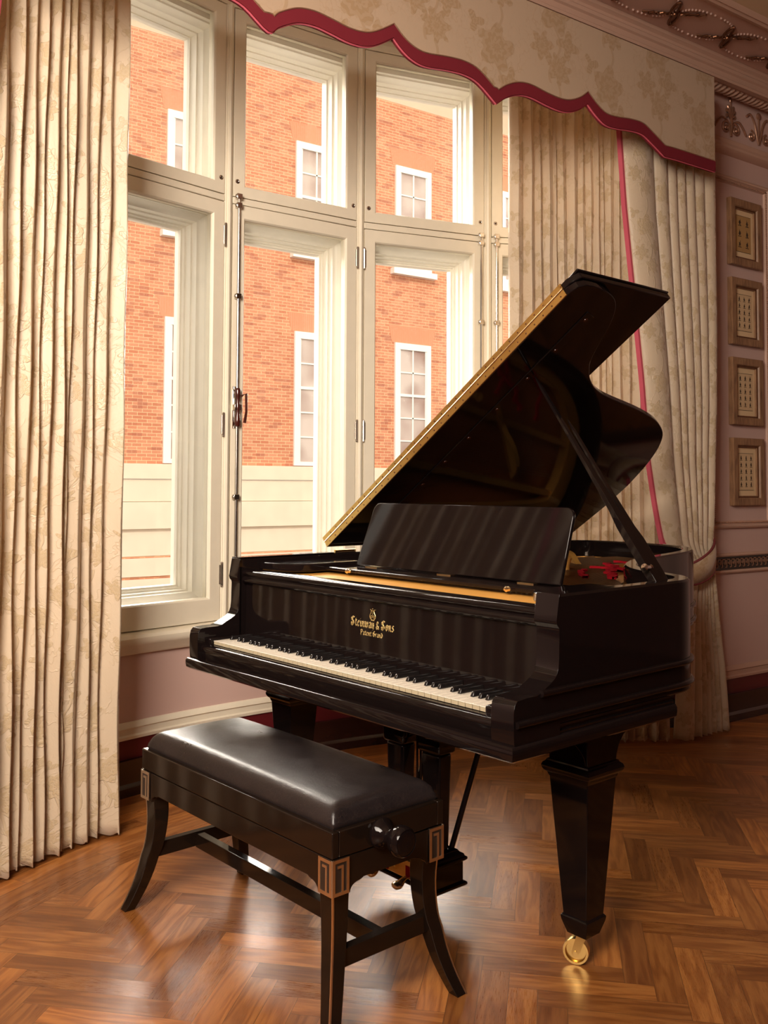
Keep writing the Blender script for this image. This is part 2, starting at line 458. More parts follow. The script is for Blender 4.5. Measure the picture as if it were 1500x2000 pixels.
# ------------------------------------------------------------------ room shell (x along the window wall, y towards the street)
BW = 3.12; CZ = 3.5; BC = (2.155, .57)
AX0, AX1, AY0 = -1.6, 6.3, -3.6
def st(o): return tag(o, kind='structure')
def baypt(r, deg): a = math.radians(deg); return (BC[0] + r * math.sin(a), BC[1] + r * math.cos(a))
OPA = 38.5
op = baypt(3.26, OPA)[0] - BC[0]
OL, OR = BC[0] - op, BC[0] + op
mb = MB().box(AX0 - .2, AX1 + .2, AY0 - .2, BW, -.1, 0)
mb.box(OL - .2, OR + .2, BW, 4.3, -.1, 0)
st(build('floor', mb, 'parquet'))
st(build('ceiling', MB().box(AX0 - .2, AX1 + .2, AY0 - .2, BW + .3, CZ, CZ + .2), 'ceiling_cream'))
st(build('ceiling_bay', MB().box(OL - .3, OR + .3, BW + .3, 4.4, CZ, CZ + .2), 'cream_paint'))
st(build('wall_right', MB().box(OR, AX1 + .2, BW, BW + .3, 0, CZ), 'mauve'))
st(build('wall_front', MB().box(AX0 - .2, OL, BW, BW + .3, 0, CZ), 'mauve'))
st(build('wall_left', MB().box(AX0 - .2, AX0, AY0 - .2, BW, 0, CZ), 'mauve'))
st(build('wall_far_right', MB().box(AX1, AX1 + .2, AY0 - .2, BW, 0, CZ), 'mauve'))
st(build('wall_back', MB().box(AX0, AX1, AY0 - .2, AY0, 0, CZ), 'mauve'))
def arc(r, d0, d1, n=48): return [baypt(r, d0 + (d1 - d0) * i / n) for i in range(n + 1)]
def arcwall(name, d0, d1, z0, z1, mat, r0=3.275, r1=3.55):
    # travelling with rising angle the right-hand side faces the room
    mb = MB().sweep(arc(r0, d0, d1), [(0, z0), (0, z1), (-(r1 - r0), z1), (-(r1 - r0), z0)])
    return st(build(name, mb, mat, smooth=30))
arcwall('wall_bay', -OPA, OPA, 0, .60, 'mauve')
arcwall('wall_bay_head', -OPA, OPA, 3.425, CZ, 'cream_paint')
arcwall('wall_bay_pier', 31.2, OPA, .6, 3.425, 'mauve')
arcwall('wall_bay_pier', -OPA, -31.2, .6, 3.425, 'mauve')

# skirting, dado and sill mouldings of the bay
def arcmould(name, prof, mat, r=3.275, d0=-OPA, d1=OPA, bevel=0):
    return st(build(name, MB().sweep(arc(r, d0, d1, 64), prof), mat, smooth=30, bevel=bevel))
SK = [(0, 0), (.035, 0), (.035, .035), (.028, .043), (.022, .048), (.022, .128), (.026, .136), (.026, .142), (0, .142)]
BU = [(0, .14), (.006, .14), (.006, .224), (0, .224)]
DA = [(0, .222), (.016, .222), (.018, .234), (.010, .240), (.010, .262), (.018, .268), (.014, .278), (.006, .288), (0, .290)]
SI = [(0, .560), (.018, .562), (.030, .572), (.040, .590), (.058, .604), (.066, .618), (.066, .634), (.058, .646), (.02, .657), (-.02, .657)]
arcmould('baseboard_bay', SK, 'dark_plinth'); arcmould('trim_1', BU, 'burgundy'); arcmould('trim_2', DA, 'cream_paint')
arcmould('trim_3', SI, 'cream_paint')
def wallmould(name, prof, mat, x0, x1, y=BW):
    return st(build(name, MB().sweep([(x1, y), (x0, y)][::-1], prof), mat, smooth=30))
for nm, pr, mt in (('baseboard_right', SK, 'dark_plinth'), ('trim_4', BU, 'burgundy'), ('trim_5', DA, 'trim_mauve')):
    wallmould(nm, pr, mt, OR, AX1)
    wallmould(nm.replace('right', 'front'), pr, mt, AX0, OL)

# ------------------------------------------------------------------ the five lights of the bow window
RC = 3.26 * math.cos(math.radians(6.25))
HL = .334
def rect_ring(mb, prof, x0, x1, z0, z1):
    """prof: (inset, n) rings around a rectangle, joined"""
    k = len(prof); vs = []
    for ins, n in prof:
        vs += [(x0 + ins, n, z0 + ins), (x1 - ins, n, z0 + ins), (x1 - ins, n, z1 - ins), (x0 + ins, n, z1 - ins)]
    fs = []
    for i in range(k):
        j = (i + 1) % k
        for c in range(4): d = (c + 1) % 4; fs.append((i * 4 + c, i * 4 + d, j * 4 + d, j * 4 + c))
    return mb.add(vs, fs)
def sash(mb, x0, x1, z0, z1, st_, bot, top, n0=0.0, n1=.045):
    k = []
    for (a, b, c, d, n) in ((x0, x1, z0, z1, n0), (x0 + st_, x1 - st_, z0 + bot, z1 - top, n0),
                            (x0 + st_ + .006, x1 - st_ - .006, z0 + bot + .006, z1 - top - .006, n0 + .008),
                            (x0 + st_ + .006, x1 - st_ - .006, z0 + bot + .006, z1 - top - .006, n1), (x0, x1, z0, z1, n1)):
        k += [(a, n, c), (b, n, c), (b, n, d), (a, n, d)]
    fs = []
    for i in range(5):
        j = (i + 1) % 5
        for c in range(4): d = (c + 1) % 4; fs.append((i * 4 + c, i * 4 + d, j * 4 + d, j * 4 + c))
    return mb.add(k, fs)
def knuckle(x, z, mat, par, L=.10):
    mb = MB().tube([(x, -.006, z - L / 2), (x, -.006, z + L / 2)], .0052, 10)
    for q in (-L / 2, L / 2): mb.ball((x, -.006, z + q), .006)
    mb.box(x - .011, x + .011, -.0025, 0.0, z - L * .42, z + L * .42)
    return build('hinge', mb, mat, par)
for wi, k in enumerate(range(-2, 3)):
    an = math.radians(12.5 * k)
    cx, cy = BC[0] + RC * math.sin(an), BC[1] + RC * math.cos(an)
    W = empty('window_%d' % (wi + 1), (cx, cy, 0), -an, kind='structure')
    lo = build('lower_casement', sash(MB(), -HL + .002, HL - .002, .660, 2.519, .055, .096, .058), 'cream_paint', W, bevel=.0015)
    build('pane', MB().box(-HL + .058, HL - .058, .018, .022, .757, 2.463), 'glass', lo)
    up = build('upper_casement', sash(MB(), -HL + .002, HL - .002, 2.556, 3.42, .055, .048, .047), 'cream_paint', W, bevel=.0015)
    build('pane', MB().box(-HL + .058, HL - .058, .018, .022, 2.603, 3.375), 'glass', up)
    prof = [(-.052, .047), (0, .047), (0, .070), (.010, .070), (.010, .082), (.020, .096), (.034, .104), (.040, .106), (.040, .140), (.048, .140), (.048, .176), (.057, .176), (.057, .192), (.066, .192), (.066, .235), (-.052, .235)]
    ou = MB(); rect_ring(ou, prof, -.300, .300, .742, 2.472)
    fr = build('outer_frame', ou, 'outer_paint', W)
    build('pane', MB().box(-.236, .236, .205, .209, .806, 2.408), 'glass', fr)
    prof2 = [(-.052, .047), (-.004, .047), (-.004, .068), (.005, .068), (.006, .082), (.014, .098), (.022, .104), (.022, .145), (.029, .145), (.029, .190), (.034, .190), (.034, .235), (-.052, .235)]
    ou = MB(); rect_ring(ou, prof2, -.303, .303, 2.60, 3.34)
    ou.box(-.355, .355, .047, .235, 3.39, 3.425); ou.box(-.355, .355, .047, .235, .60, .69)
    fr = build('outer_frame', ou, 'outer_paint', W)
    build('pane', MB().box(-.27, .27, .205, .209, 2.633, 3.308), 'glass', fr)
    fill = MB().box(-.352, .352, .05, .23, 2.524, 2.548)
    build('transom_core', fill, 'outer_paint', W)
    build('transom', MB().box(-HL, HL, 0, .046, 2.5225, 2.5525), 'cream_paint', W, bevel=.003)
    build('head', MB().box(-.355, .355, -.004, .05, 3.4235, 3.46), 'cream_paint', W, bevel=.003)
    # ironmongery as the photograph shows it
    hinge_side = {-1: 1, 0: 1, 1: -1, -2: -1, 2: 1}[k]
    for z in (2.37, 1.52, .86): knuckle(hinge_side * (HL + .002), z, 'nickel', lo)
    for sd in (-1, 1):
        kh = MB().lathe([(.011, 0), (.010, .002), (.006, .003), (.004, .0015), (0, .0015)], (sd * (HL - .022), 0, 2.625), (0, -1, 0), 16)
        kk = build('keyhole_escutcheon', kh, 'nickel', up); kk.scale = (1, 1, 1)
        build('keyhole', MB().lathe([(.0036, 0), (.0036, .0026), (0, .0026)], (sd * (HL - .022), 0, 2.625), (0, -1, 0), 10), 'ink', kk)
    if k in (0, 1, 2):
        s_ = {0: -1, 1: 1, 2: -1}[k]; x = s_ * (HL - .024)
        bolt = MB().tube([(x, -.014, .68), (x, -.014, 2.545)], .0062, 10)
        bo = build('espagnolette_bolt', bolt, 'chrome' if k else 'nickel', lo)
        for z in (2.553, 2.512, 2.10, 1.20):
            g = MB().box(x - .013, x + .013, -.024, 0, z - .012, z + .012)
            g.ball((x - .012, -.012, z), (.006, .010, .010)); g.ball((x + .012, -.012, z), (.006, .010, .010))
            build('bolt_guide', g, 'chrome' if k else 'nickel', bo, bevel=.002)
        if k == 0:
            z = 1.60
            h = MB().lathe([(.010, -.085), (.014, -.075), (.012, -.05), (.008, -.025), (.011, -.008), (.011, .008), (.008, .025), (.012, .05), (.014, .075), (.010, .085)], (x, -.022, z), (0, 0, 1), 14)
            build('bolt_case', h, 'handle_dark', bo)
            g = MB().box(x - .017, x + .017, -.03, 0, z - .013, z + .013); g.box(x - .016, x + .016, -.004, 0, z - .095, z + .095)
            build('backplate', g, 'chrome', bo, bevel=.002)
            g = MB().tube([(x + .014, -.03, z + .05), (x + .030, -.045, z + .06), (x + .031, -.046, z - .02), (x + .026, -.040, z - .07)], [.006, .006, .0055, .007], 10)
            build('lever_handle', g, 'handle_dark', bo)
for n, h in enumerate((-2.5, -1.5, -.5, .5, 1.5, 2.5)):
    an = math.radians(12.5 * h); cx, cy = baypt(3.26, 12.5 * h)
    mu = MB(); T = empty('trim_%d' % (n + 6), (cx, cy, 0), -an, kind='structure')
    pr = [(-.0245, .05), (-.0225, .004), (-.016, -.004), (-.011, -.004), (-.009, -.010), (0, -.014), (.009, -.010), (.011, -.004), (.016, -.004), (.0225, .004), (.0245, .05)]
    mu.prism(pr, .657, 3.425, lambda p, q, z_: (p, q, z_))
    mu.box(-.05, .05, .05, .26, .60, 3.425)
    build('mullion', mu, 'cream_paint', T, smooth=40)

# ------------------------------------------------------------------ cornice, frieze, picture rail, panel and key band of the window wall
def room_loop(off=0): return [(AX1, BW), (AX0, BW)][::-1]
CO = [(0, CZ), (0, 3.42), (.030, 3.42), (.045, 3.412), (.150, 3.388), (.160, 3.380), (.190, 3.378), (.192, 3.392), (.186, 3.398), (.186, 3.424), (.197, 3.430), (.199, 3.446), (.190, 3.456), (.190, 3.470), (.206, 3.480), (.212, 3.500)]
cor = wallmould('trim_12', CO, 'trim_mauve', AX0, AX1)
eg = MB(); x = 4.03
while x < 6.2:
    eg.ball((x, BW - .098, 3.396), (.016, .044, .018), 10, 6); eg.tube([(x + .019, BW - .066, 3.404), (x + .019, BW - .130, 3.390)], .0035, 6); x += .038
egg = build('egg_and_dart', eg, 'trim_mauve', cor)
# flat border of the ceiling with beaded ovals and ribbon bows
st(build('trim_13', MB().box(AX0, AX1, 2.615, 2.908, CZ - .006, CZ), 'band_mauve'))
st(build('trim_14', MB().sweep([(AX0, 2.62), (AX1, 2.62)], [(0, CZ), (0, CZ - .012), (.012, CZ - .022), (.030, CZ - .026), (.042, CZ - .018), (.050, CZ - .022), (.058, CZ - .014), (.062, CZ)], close_prof=True), 'trim_mauve', smooth=30))
bd = MB(); P_ = .405; x0 = 3.594 - P_ * 1
for n in range(6):
    xa = x0 + P_ * n; xm = xa + P_ / 2
    N = 46
    for q in range(N):
        t = 2 * PI * q / N
        ex = abs(math.cos(t)) ** .8 * math.copysign(1, math.cos(t)); ey = abs(math.sin(t)) ** .8 * math.copysign(1, math.sin(t))
        bd.ball((xm + ex * (P_ / 2 - .012), 2.772 + ey * .095, CZ - .009), .0065, 6, 4)
st(build('trim_15', bd, 'band_mauve'))
def bow_mesh():
    mb = MB()
    def loop(sx, sy):
        pts = [(0, 0, 0)]
        for q in range(1, 12):
            t = PI * q / 12; rr = .062 * math.sin(t)
            pts.append((sx * (.015 + .055 * math.sin(t) + .004 * q), sy * (.06 * math.sin(t / 1.0) * (1 - q / 18)), -.004))
        pts.append((0, 0, -.004)); mb.tube(pts, .006, 6)
    # two loops and two twisted tails
    for sg in (1, -1):
        pts = [(0, 0, -.006)]
        for q in range(1, 11): 
            t = q / 11 * 2 * PI
            pts.append((sg * (.028 - .028 * math.cos(t)) + sg * .012 * math.sin(t), sg * (.035 * math.sin(t) + .024 * (1 - math.cos(t))), -.006))
        pts.append((0, 0, -.006)); mb.tube(pts, [.004] + [.0052] * 10 + [.004], 6)
        tail = [(sg * .012 * q, -sg * (.006 * q) + .010 * math.sin(q * 1.9), -.006 - .003 * math.cos(q * 2.2)) for q in range(0, 11)]
        mb.tube(tail, [.004 + .0018 * math.sin(q * 1.9) for q in range(11)], 6)
        tail = [(sg * .012 * q, -sg * (.006 * q) - .008 * math.sin(q * 1.9 + 1), -.006) for q in range(0, 9)]
        mb.tube(tail, .0035, 6)
    mb.ball((0, 0, -.008), .011)
    return mb
first = None
for n in range(6):
    xa = 3.594 + .405 * (n - 1)
    if first is None:
        ob = st(build('ribbon_bow', bow_mesh(), 'gilt_dark')); first = ob
    else:
        ob = first.copy(); C.objects.link(ob)
    ob.location = (xa, 2.772, CZ - .006); ob.parent = None; ob.scale = (1.15, 1.25, 1.3)
bpy.context.view_layer.update()
# frieze, below the egg-and-dart
st(build('trim_16', MB().box(4.19, AX1, BW - .03, BW, 3.17, 3.42), 'mauve'))
wallmould('trim_17', [(0, 3.095), (.034, 3.100), (.050, 3.112), (.050, 3.124), (.058, 3.132), (.060, 3.150), (.044, 3.158), (.044, 3.166), (.03, 3.172), (0, 3.172)], 'trim_mauve', 4.0, AX1)
def spiral(mb, cx, cz, r0, turns, sg, y, rad, start=0, n=26):
    pts = []
    for q in range(n + 1):
        t = q / n; a = start + sg * turns * 2 * PI * t; r = r0 * (1 - .86 * t)
        pts.append((cx + r * math.cos(a), y, cz + r * math.sin(a)))
    mb.tube(pts, [rad * (1 - .4 * q / n) for q in range(n + 1)], 6); mb.ball(pts[-1], rad * 1.6)
def anthemion():
    mb = MB()
    for sg in (-1, 1):
        spiral(mb, sg * .034, -.052, .030, 1.5, -sg, 0, .0055, PI / 2 * (1) + sg * 1.2)
        mb.tube(smooth_path([(0, 0, -.085), (sg * .012, 0, -.04), (sg * .03, 0, -.018), (sg * .06, 0, -.012), (sg * .085, 0, -.03), (sg * .11, 0, -.06)], 4), .0048, 6)
        for k_, (dx, dz) in enumerate(((.020, .046), (.030, .028), (.030, .006))):
            mb.tube(smooth_path([(0, 0, -.01 + .0 * k_), (sg * dx * .6, -.003, dz * .8), (sg * dx, 0, dz), (sg * dx * .85, 0, dz - .01)], 4), .0048, 6)
    mb.tube([(0, 0, -.085), (0, -.004, -.02), (0, 0, .074)], [.004, .007, .003], 6); mb.ball((0, 0, .075), (.007, .005, .012))
    return mb
def urn():
    mb = MB()
    for sg in (-1, 1):
        mb.tube(smooth_path([(sg * .09, 0, .03), (sg * .06, 0, .045), (sg * .03, 0, .01), (sg * .012, 0, -.05), (0, 0, -.075)], 4), .005, 6)
        spiral(mb, sg * .055, -.05, .026, 1.4, sg, 0, .005, PI / 2)
    mb.ball((0, 0, .05), (.016, .008, .016)); mb.tube([(0, 0, .05), (0, 0, -.08)], .004, 6)
    return mb
A0 = None; U0 = None
for n, xa in enumerate((4.475, 4.475 + .52, 4.475 + 1.04, 4.475 + 1.56)):
    for kind, xx in (('anthemion', xa), ('urn', xa + .26)):
        proto = A0 if kind == 'anthemion' else U0
        if proto is None:
            ob = st(build('frieze_' + kind, anthemion() if kind == 'anthemion' else urn(), 'gilt_pale'))
            if kind == 'anthemion': A0 = ob
            else: U0 = ob
        else: ob = proto.copy(); C.objects.link(ob)
        ob.location = (xx, BW - .036, 3.297); ob.scale = (1.28, 1.2, 1.28)
# panel moulding around the pictures, with a beaded inner line
def panel(x0, x1, z0, z1):
    mb = MB(); y = BW
    prof = [(0, 0), (0, -.016), (.010, -.022), (.018, -.020), (.022, -.012), (.030, -.014), (.036, -.010), (.040, 0)]
    k = len(prof); vs = []
    for ins, n in prof: vs += [(x0 + ins, y + n, z0 + ins), (x1 - ins, y + n, z0 + ins), (x1 - ins, y + n, z1 - ins), (x0 + ins, y + n, z1 - ins)]
    fs = []
    for i in range(k - 1):
        for c in range(4): d = (c + 1) % 4; fs.append((i * 4 + c, i * 4 + d, i * 4 + 4 + d, i * 4 + 4 + c))
    mb.add(vs, fs); p = st(build('trim_18', mb, 'trim_mauve', smooth=30))
    b = MB(); z = z0 + .034
    def run(p0, p1):
        L = math.hypot(p1[0] - p0[0], p1[1] - p0[1]); n = int(L / .011)
        for q in range(n + 1):
            t = q / n; b.ball((p0[0] + (p1[0] - p0[0]) * t, y - .014, p0[1] + (p1[1] - p0[1]) * t), .0046, 6, 4)
    e = .031
    run((x0 + e, z0 + e), (x1 - e, z0 + e)); run((x0 + e, z1 - e), (x1 - e, z1 - e)); run((x0 + e, z0 + e), (x0 + e, z1 - e)); run((x1 - e, z0 + e), (x1 - e, z1 - e))
    build('bead_line', b, 'gilt_pale', p)
panel(4.298, 4.862, 1.032, 2.975)
# Greek key band
wallmould('trim_19', [(0, .786), (.014, .788), (.020, .796), (.014, .806), (.014, .8065), (.006, .807), (.006, .878), (.014, .879), (.018, .886), (.010, .896), (0, .898)], 'trim_mauve', OR, AX1)
kb = st(build('trim_20', MB().box(OR, AX1, BW - .0085, BW, .8075, .8775), 'greek_dark'))
gk = MB(); x = 4.19; hgt = .046; zb = .820
while x < 6.2:
    y0, y1 = BW - .0125, BW - .0085; t_ = .0045; Wk = .040
    def bar(xa, xb, za, zb_): gk.box(xa, xb, y0, y1, za, zb_)
    bar(x, x + t_, zb, zb + hgt); bar(x, x + Wk * .8, zb + hgt - t_, zb + hgt); bar(x + Wk * .8 - t_, x + Wk * .8, zb + hgt * .33, zb + hgt)
    bar(x + Wk * .38, x + Wk * .8, zb + hgt * .33, zb + hgt * .33 + t_); bar(x + Wk * .38, x + Wk * .38 + t_, zb + hgt * .33, zb + hgt * .68)
    bar(x - Wk * .2, x + t_, zb, zb + t_); x += Wk
build('greek_key', gk, 'gilt_pale', kb)

# ------------------------------------------------------------------ four framed prints on the wall
def picture(z1, label, motif_kind, seed):
    rnd = random.Random(seed)
    x0, x1 = 4.478, 4.765; z0 = z1 - .372; yb = BW; yf = BW - .030
    T = empty('framed_print', ((x0 + x1) / 2, yb, z0), label=label, cat='picture', group='framed prints on the mauve wall')
    hw, H = (x1 - x0) / 2, z1 - z0
    mb = MB(); prof = [(0, 0), (0, -.027), (.004, -.030), (.038, -.030), (.042, -.026), (.044, -.016), (.052, -.016), (.054, -.008), (.054, 0)]
    k = len(prof); vs = []
    for ins, n in prof: vs += [(-hw + ins, n, ins), (hw - ins, n, ins), (hw - ins, n, H - ins), (-hw + ins, n, H - ins)]
    fs = []
    for i in range(k):
        j = (i + 1) % k
        for c in range(4): d = (c + 1) % 4; fs.append((i * 4 + c, i * 4 + d, j * 4 + d, j * 4 + c))
    build('frame', mb.add(vs, fs), 'frame_wood', T)
    lin = MB(); vs = []
    for ins, n in ((.0445, -.0165), (.0445, -.020), (.050, -.020), (.050, -.0165)): vs += [(-hw + ins, n, ins), (hw - ins, n, ins), (hw - ins, n, H - ins), (-hw + ins, n, H - ins)]
    fs = [(i * 4 + c, i * 4 + (c + 1) % 4, ((i + 1) % 4) * 4 + (c + 1) % 4, ((i + 1) % 4) * 4 + c) for i in range(4) for c in range(4)]
    build('gilt_slip', lin.add(vs, fs), 'gilt_dark', T)
    build('mat', MB().box(-hw + .05, hw - .05, -.006, -.003, .05, H - .05), 'matboard', T)
    pw, ph0, ph1 = .068, .085, H - .085
    sh = build('print', MB().box(-pw, pw, -.0075, -.006, ph0, ph1), 'print_tan' if motif_kind else 'print_paper', T)
    ln = MB()
    for (a, b_, c_, d_) in ((-pw, pw, ph0 - .002, ph0), (-pw, pw, ph1, ph1 + .002)): ln.box(a, b_, -.0078, -.006, c_, d_)
    rows, cols = (3, 2) if motif_kind else (5, 3)
    for r in range(rows):
        for c in range(cols):
            cx = -pw + (c + .5) * 2 * pw / cols; cz = ph0 + .012 + (r + .5) * (ph1 - ph0 - .02) / rows
            s_ = .017 if not motif_kind else .024
            y0, y1 = -.0084, -.0075
            pts = []; m_ = rnd.choice((5, 6, 7)); 
            for q in range(m_ * 2):
                a = PI * q / m_; rr = s_ * (rnd.uniform(.25, .5) if q % 2 else rnd.uniform(.5, .85))
                pts.append((cx + rr * .62 * math.cos(a), cz + rr * math.sin(a)))
            ln.prism(pts, y0, y1, lambda p, q_, h_: (p, h_, q_))
            ln.box(cx - s_ * .6, cx + s_ * .6, y0, y1, cz - s_ * .75, cz - s_ * .6)
            ln.prism([(cx - s_ * .12, cz), (cx + s_ * .12, cz), (cx + rnd.uniform(-.3, .3) * s_, cz + s_ * .95)], y0, y1, lambda p, q_, h_: (p, h_, q_))
    build('engraved_figures', ln, 'ink', sh)
picture(2.857, 'framed print with tan sheet of crowned emblems, topmost of the four on the mauve wall', 1, 3)
picture(2.413, 'framed print of small engraved figures, directly below the tan print at the top', 0, 4)
picture(1.970, 'framed print of small engraved figures, second up from the beaded panel moulding', 0, 5)
picture(1.526, 'framed print of small engraved figures, lowest of the four, just above beaded moulding', 0, 6)

# ------------------------------------------------------------------ curtains
def pleat(s, creases):
    """s in crease units -> 0 at a crease, 1 on the crest"""
    for a, b in zip(creases, creases[1:]):
        if s <= b: t = (s - a) / (b - a); return max(0.0, math.sin(PI * min(1, max(0, t)))) ** .55, (b - a)
    return 0.0, creases[-1] - creases[-2]
def cloth_grid(name, nu, nv, fn, z0, z1, mat, parent=None, uvscale=1.0):
    vs = []; uvs = []
    for j in range(nv + 1):
        z = z0 + (z1 - z0) * j / nv; prev = None; acc = 0
        for i in range(nu + 1):
            p = fn(i / nu, z)
            if prev is not None: acc += math.hypot(p[0] - prev[0], p[1] - prev[1])
            prev = p; vs.append(p); uvs.append((acc * uvscale, z))
    # arc length taken at mid height so the figure does not swim
    mb = MB().add(vs, [(j * (nu + 1) + i, j * (nu + 1) + i + 1, (j + 1) * (nu + 1) + i + 1, (j + 1) * (nu + 1) + i) for j in range(nv) for i in range(nu)])
    return build(name, mb, mat, parent, uvs=uvs, solid=.004, smooth=80, recalc=False)
def arc_curtain(cr, R, amp, seed, hem=.012):
    rnd = random.Random(seed); ph = [rnd.uniform(0, 6) for _ in cr]; am = [rnd.uniform(.75, 1.15) for _ in cr]
    lo, hi = cr[0], cr[-1]
    def fn(t, z):
        d = lo + (hi - lo) * t
        cz = [c + .20 * math.sin(z * 1.3 + ph[i]) * (0 if i in (0, len(cr) - 1) else 1) + .10 * math.sin(z * 4 + ph[i] * 2) * max(0, 1 - z) for i, c in enumerate(cr)]
        h, wd = pleat(d, cz)
        idx = max(0, min(len(cr) - 2, sum(1 for c in cz if c <= d) - 1))
        k = am[idx] * min(1.25, .55 + wd * .42)
        rr = R - amp * h * k * (1 + .25 * max(0, .5 - z)) + .004 * math.sin(z * 9 + ph[idx]) * h
        sk = .25 * wd * math.sin(2 * PI * (d - cz[idx]) / max(.01, wd)) * .5
        x, y = baypt(rr, d + sk)
        zz = z if z > .05 else hem + (z - 0) * .8 + .004 * math.sin(d * 9)
        return (x, y, zz)
    return fn
left = [-44.6, -43.0, -41.4, -40.2, -38.4, -37.1, -35.3, -34.0, -32.2, -30.9, -29.13, -27.98, -27.0, -26.14, -25.1, -24.3, -23.83, -22.54, -21.5, -20.58, -19.06]
tag(cloth_grid('curtain', 420, 64, arc_curtain(left, 2.985, .042, 3), 0.0, 3.40, 'curtain_damask'),
    'cream damask curtain hanging straight to the floor at the left of the window', 'curtain', 'curtains at the bow window')
right = [18.69, 19.9, 21.05, 21.99, 22.99, 23.4, 24.65, 25.64, 26.41, 27.08, 27.8, 28.52, 29.29, 30.16, 31.1, 32.29, 33.3, 34.4]
tag(cloth_grid('curtain', 380, 64, arc_curtain(right, 2.985, .042, 5), 0.0, 3.40, 'curtain_damask'),
    'cream damask curtain hanging straight behind the raised piano lid', 'curtain', 'curtains at the bow window')
Lt = [(0, 3.85), (.55, 3.90), (.80, 3.955), (.88, 3.90), (.98, 3.775), (1.38, 3.693), (1.78, 3.649), (2.03, 3.614), (2.32, 3.572), (2.62, 3.53), (2.98, 3.497), (3.35, 3.47)]
Rt = [(z, x - .035) for z, x in [(0, 4.288), (.19, 4.274), (.33, 4.259), (.51, 4.228), (.75, 4.189), (.83, 4.176), (.93, 4.165), (1.07, 4.185), (1.18, 4.196), (1.39, 4.208), (1.66, 4.225), (2.1, 4.235), (3.35, 4.235)]]
def swag_fn(cr, mirror=False, seed=2, shift=0.0):
    rnd = random.Random(seed); ph = [rnd.uniform(0, 6) for _ in cr]
    def fn(t, z):
        a, b = interp(Lt, z), interp(Rt, z)
        cz = [c + .010 * math.sin(z * 2 + ph[i]) * (0 if i in (0, len(cr) - 1) else 1) for i, c in enumerate(cr)]
        h, wd = pleat(t, cz); wid = (b - a)
        x = a + wid * t
        pinch = 1 - .62 * math.exp(-((z - .86) / .16) ** 2)
        d = (.020 + .085 * wd) * h * pinch * (1.0 + .5 * max(0, .6 - z))
        y = 3.003 - d - .02 * math.exp(-((z - .86) / .2) ** 2)
        y += .012 * max(0, 1 - t * 2.2)
        zz = z if z > .05 else .012 + z * .8 + .003 * math.sin(t * 60)
        return ((2 * BC[0] - x + shift) if mirror else x, y, zz)
    return fn
crs = [0, .30, .44, .54, .65, .75, .86, 1.0]
oc = cloth_grid('curtain', 260, 90, swag_fn(crs), 0.0, 3.35, 'curtain_damask')
tag(oc, 'cream damask curtain with pink leading edge, tied back beside the mauve wall', 'curtain', 'curtains at the bow window')
def edge_strip(fn, name, parent, w_=.030, z0=.9, z1=3.35, dx=0.0, rad=.0):
    mb = MB(); n = 60; vs = []
    for j in range(n + 1):
        z = z0 + (z1 - z0) * j / n; p = fn(0, z); q = fn(.004, z)
        s_ = 1 if q[0] > p[0] else -1
        vs += [(p[0] - s_ * w_, p[1] + .006, z), (p[0] - s_ * w_ * .5, p[1] - .006, z), (p[0] + s_ * .004, p[1] - .004, z), (p[0] + s_ * .004, p[1] + .006, z)]
    fs = [(4 * j + c, 4 * j + (c + 1) % 4, 4 * j + 4 + (c + 1) % 4, 4 * j + 4 + c) for j in range(n) for c in range(4)]
    fs += [(0, 1, 2, 3), (4 * n, 4 * n + 1, 4 * n + 2, 4 * n + 3)]
    return build(name, mb.add(vs, fs), 'pink_trim', parent)
edge_strip(swag_fn(crs), 'pink_edging', oc)
ol = cloth_grid('curtain', 200, 60, swag_fn(crs, True, 4, -.172), 0.0, 3.35, 'curtain_damask')
tag(ol, 'cream damask curtain at the far left edge, only its pink edging showing', 'curtain', 'curtains at the bow window')
edge_strip(swag_fn(crs, True, 4, -.172), 'pink_edging', ol)
# tieback
path = smooth_path([(4.150, 3.09, .960), (4.152, 3.03, .945), (4.135, 2.975, .925), (4.085, 2.940, .895), (4.02, 2.925, .862), (3.94, 2.930, .832), (3.88, 2.965, .815), (3.85, 3.02, .812), (3.86, 3.07, .82)], 6)
mb = MB(); vs = []
for i, p in enumerate(path):
    t = i / (len(path) - 1); hh = .020 + .056 * math.sin(PI * min(1, t * 1.05 + .02)) ** .6 * (1 - .45 * t)
    vs += [(p[0], p[1], p[2] - hh), (p[0], p[1] - .006, p[2]), (p[0], p[1], p[2] + hh)]
tb = build('tieback', mb.add(vs, [(3 * i + c, 3 * i + c + 1, 3 * i + 4 + c, 3 * i + 3 + c) for i in range(len(path) - 1) for c in (0, 1)]), 'pelmet_damask', solid=.008, smooth=60)
tag(tb, 'curved fabric tieback with dark pink piping holding the right curtain', 'tieback')
for sg, row in ((-1, 0), (1, 2)):
    build('piping', MB().tube([vs[3 * i + row] for i in range(len(path))], .0065, 8), 'piping', tb)
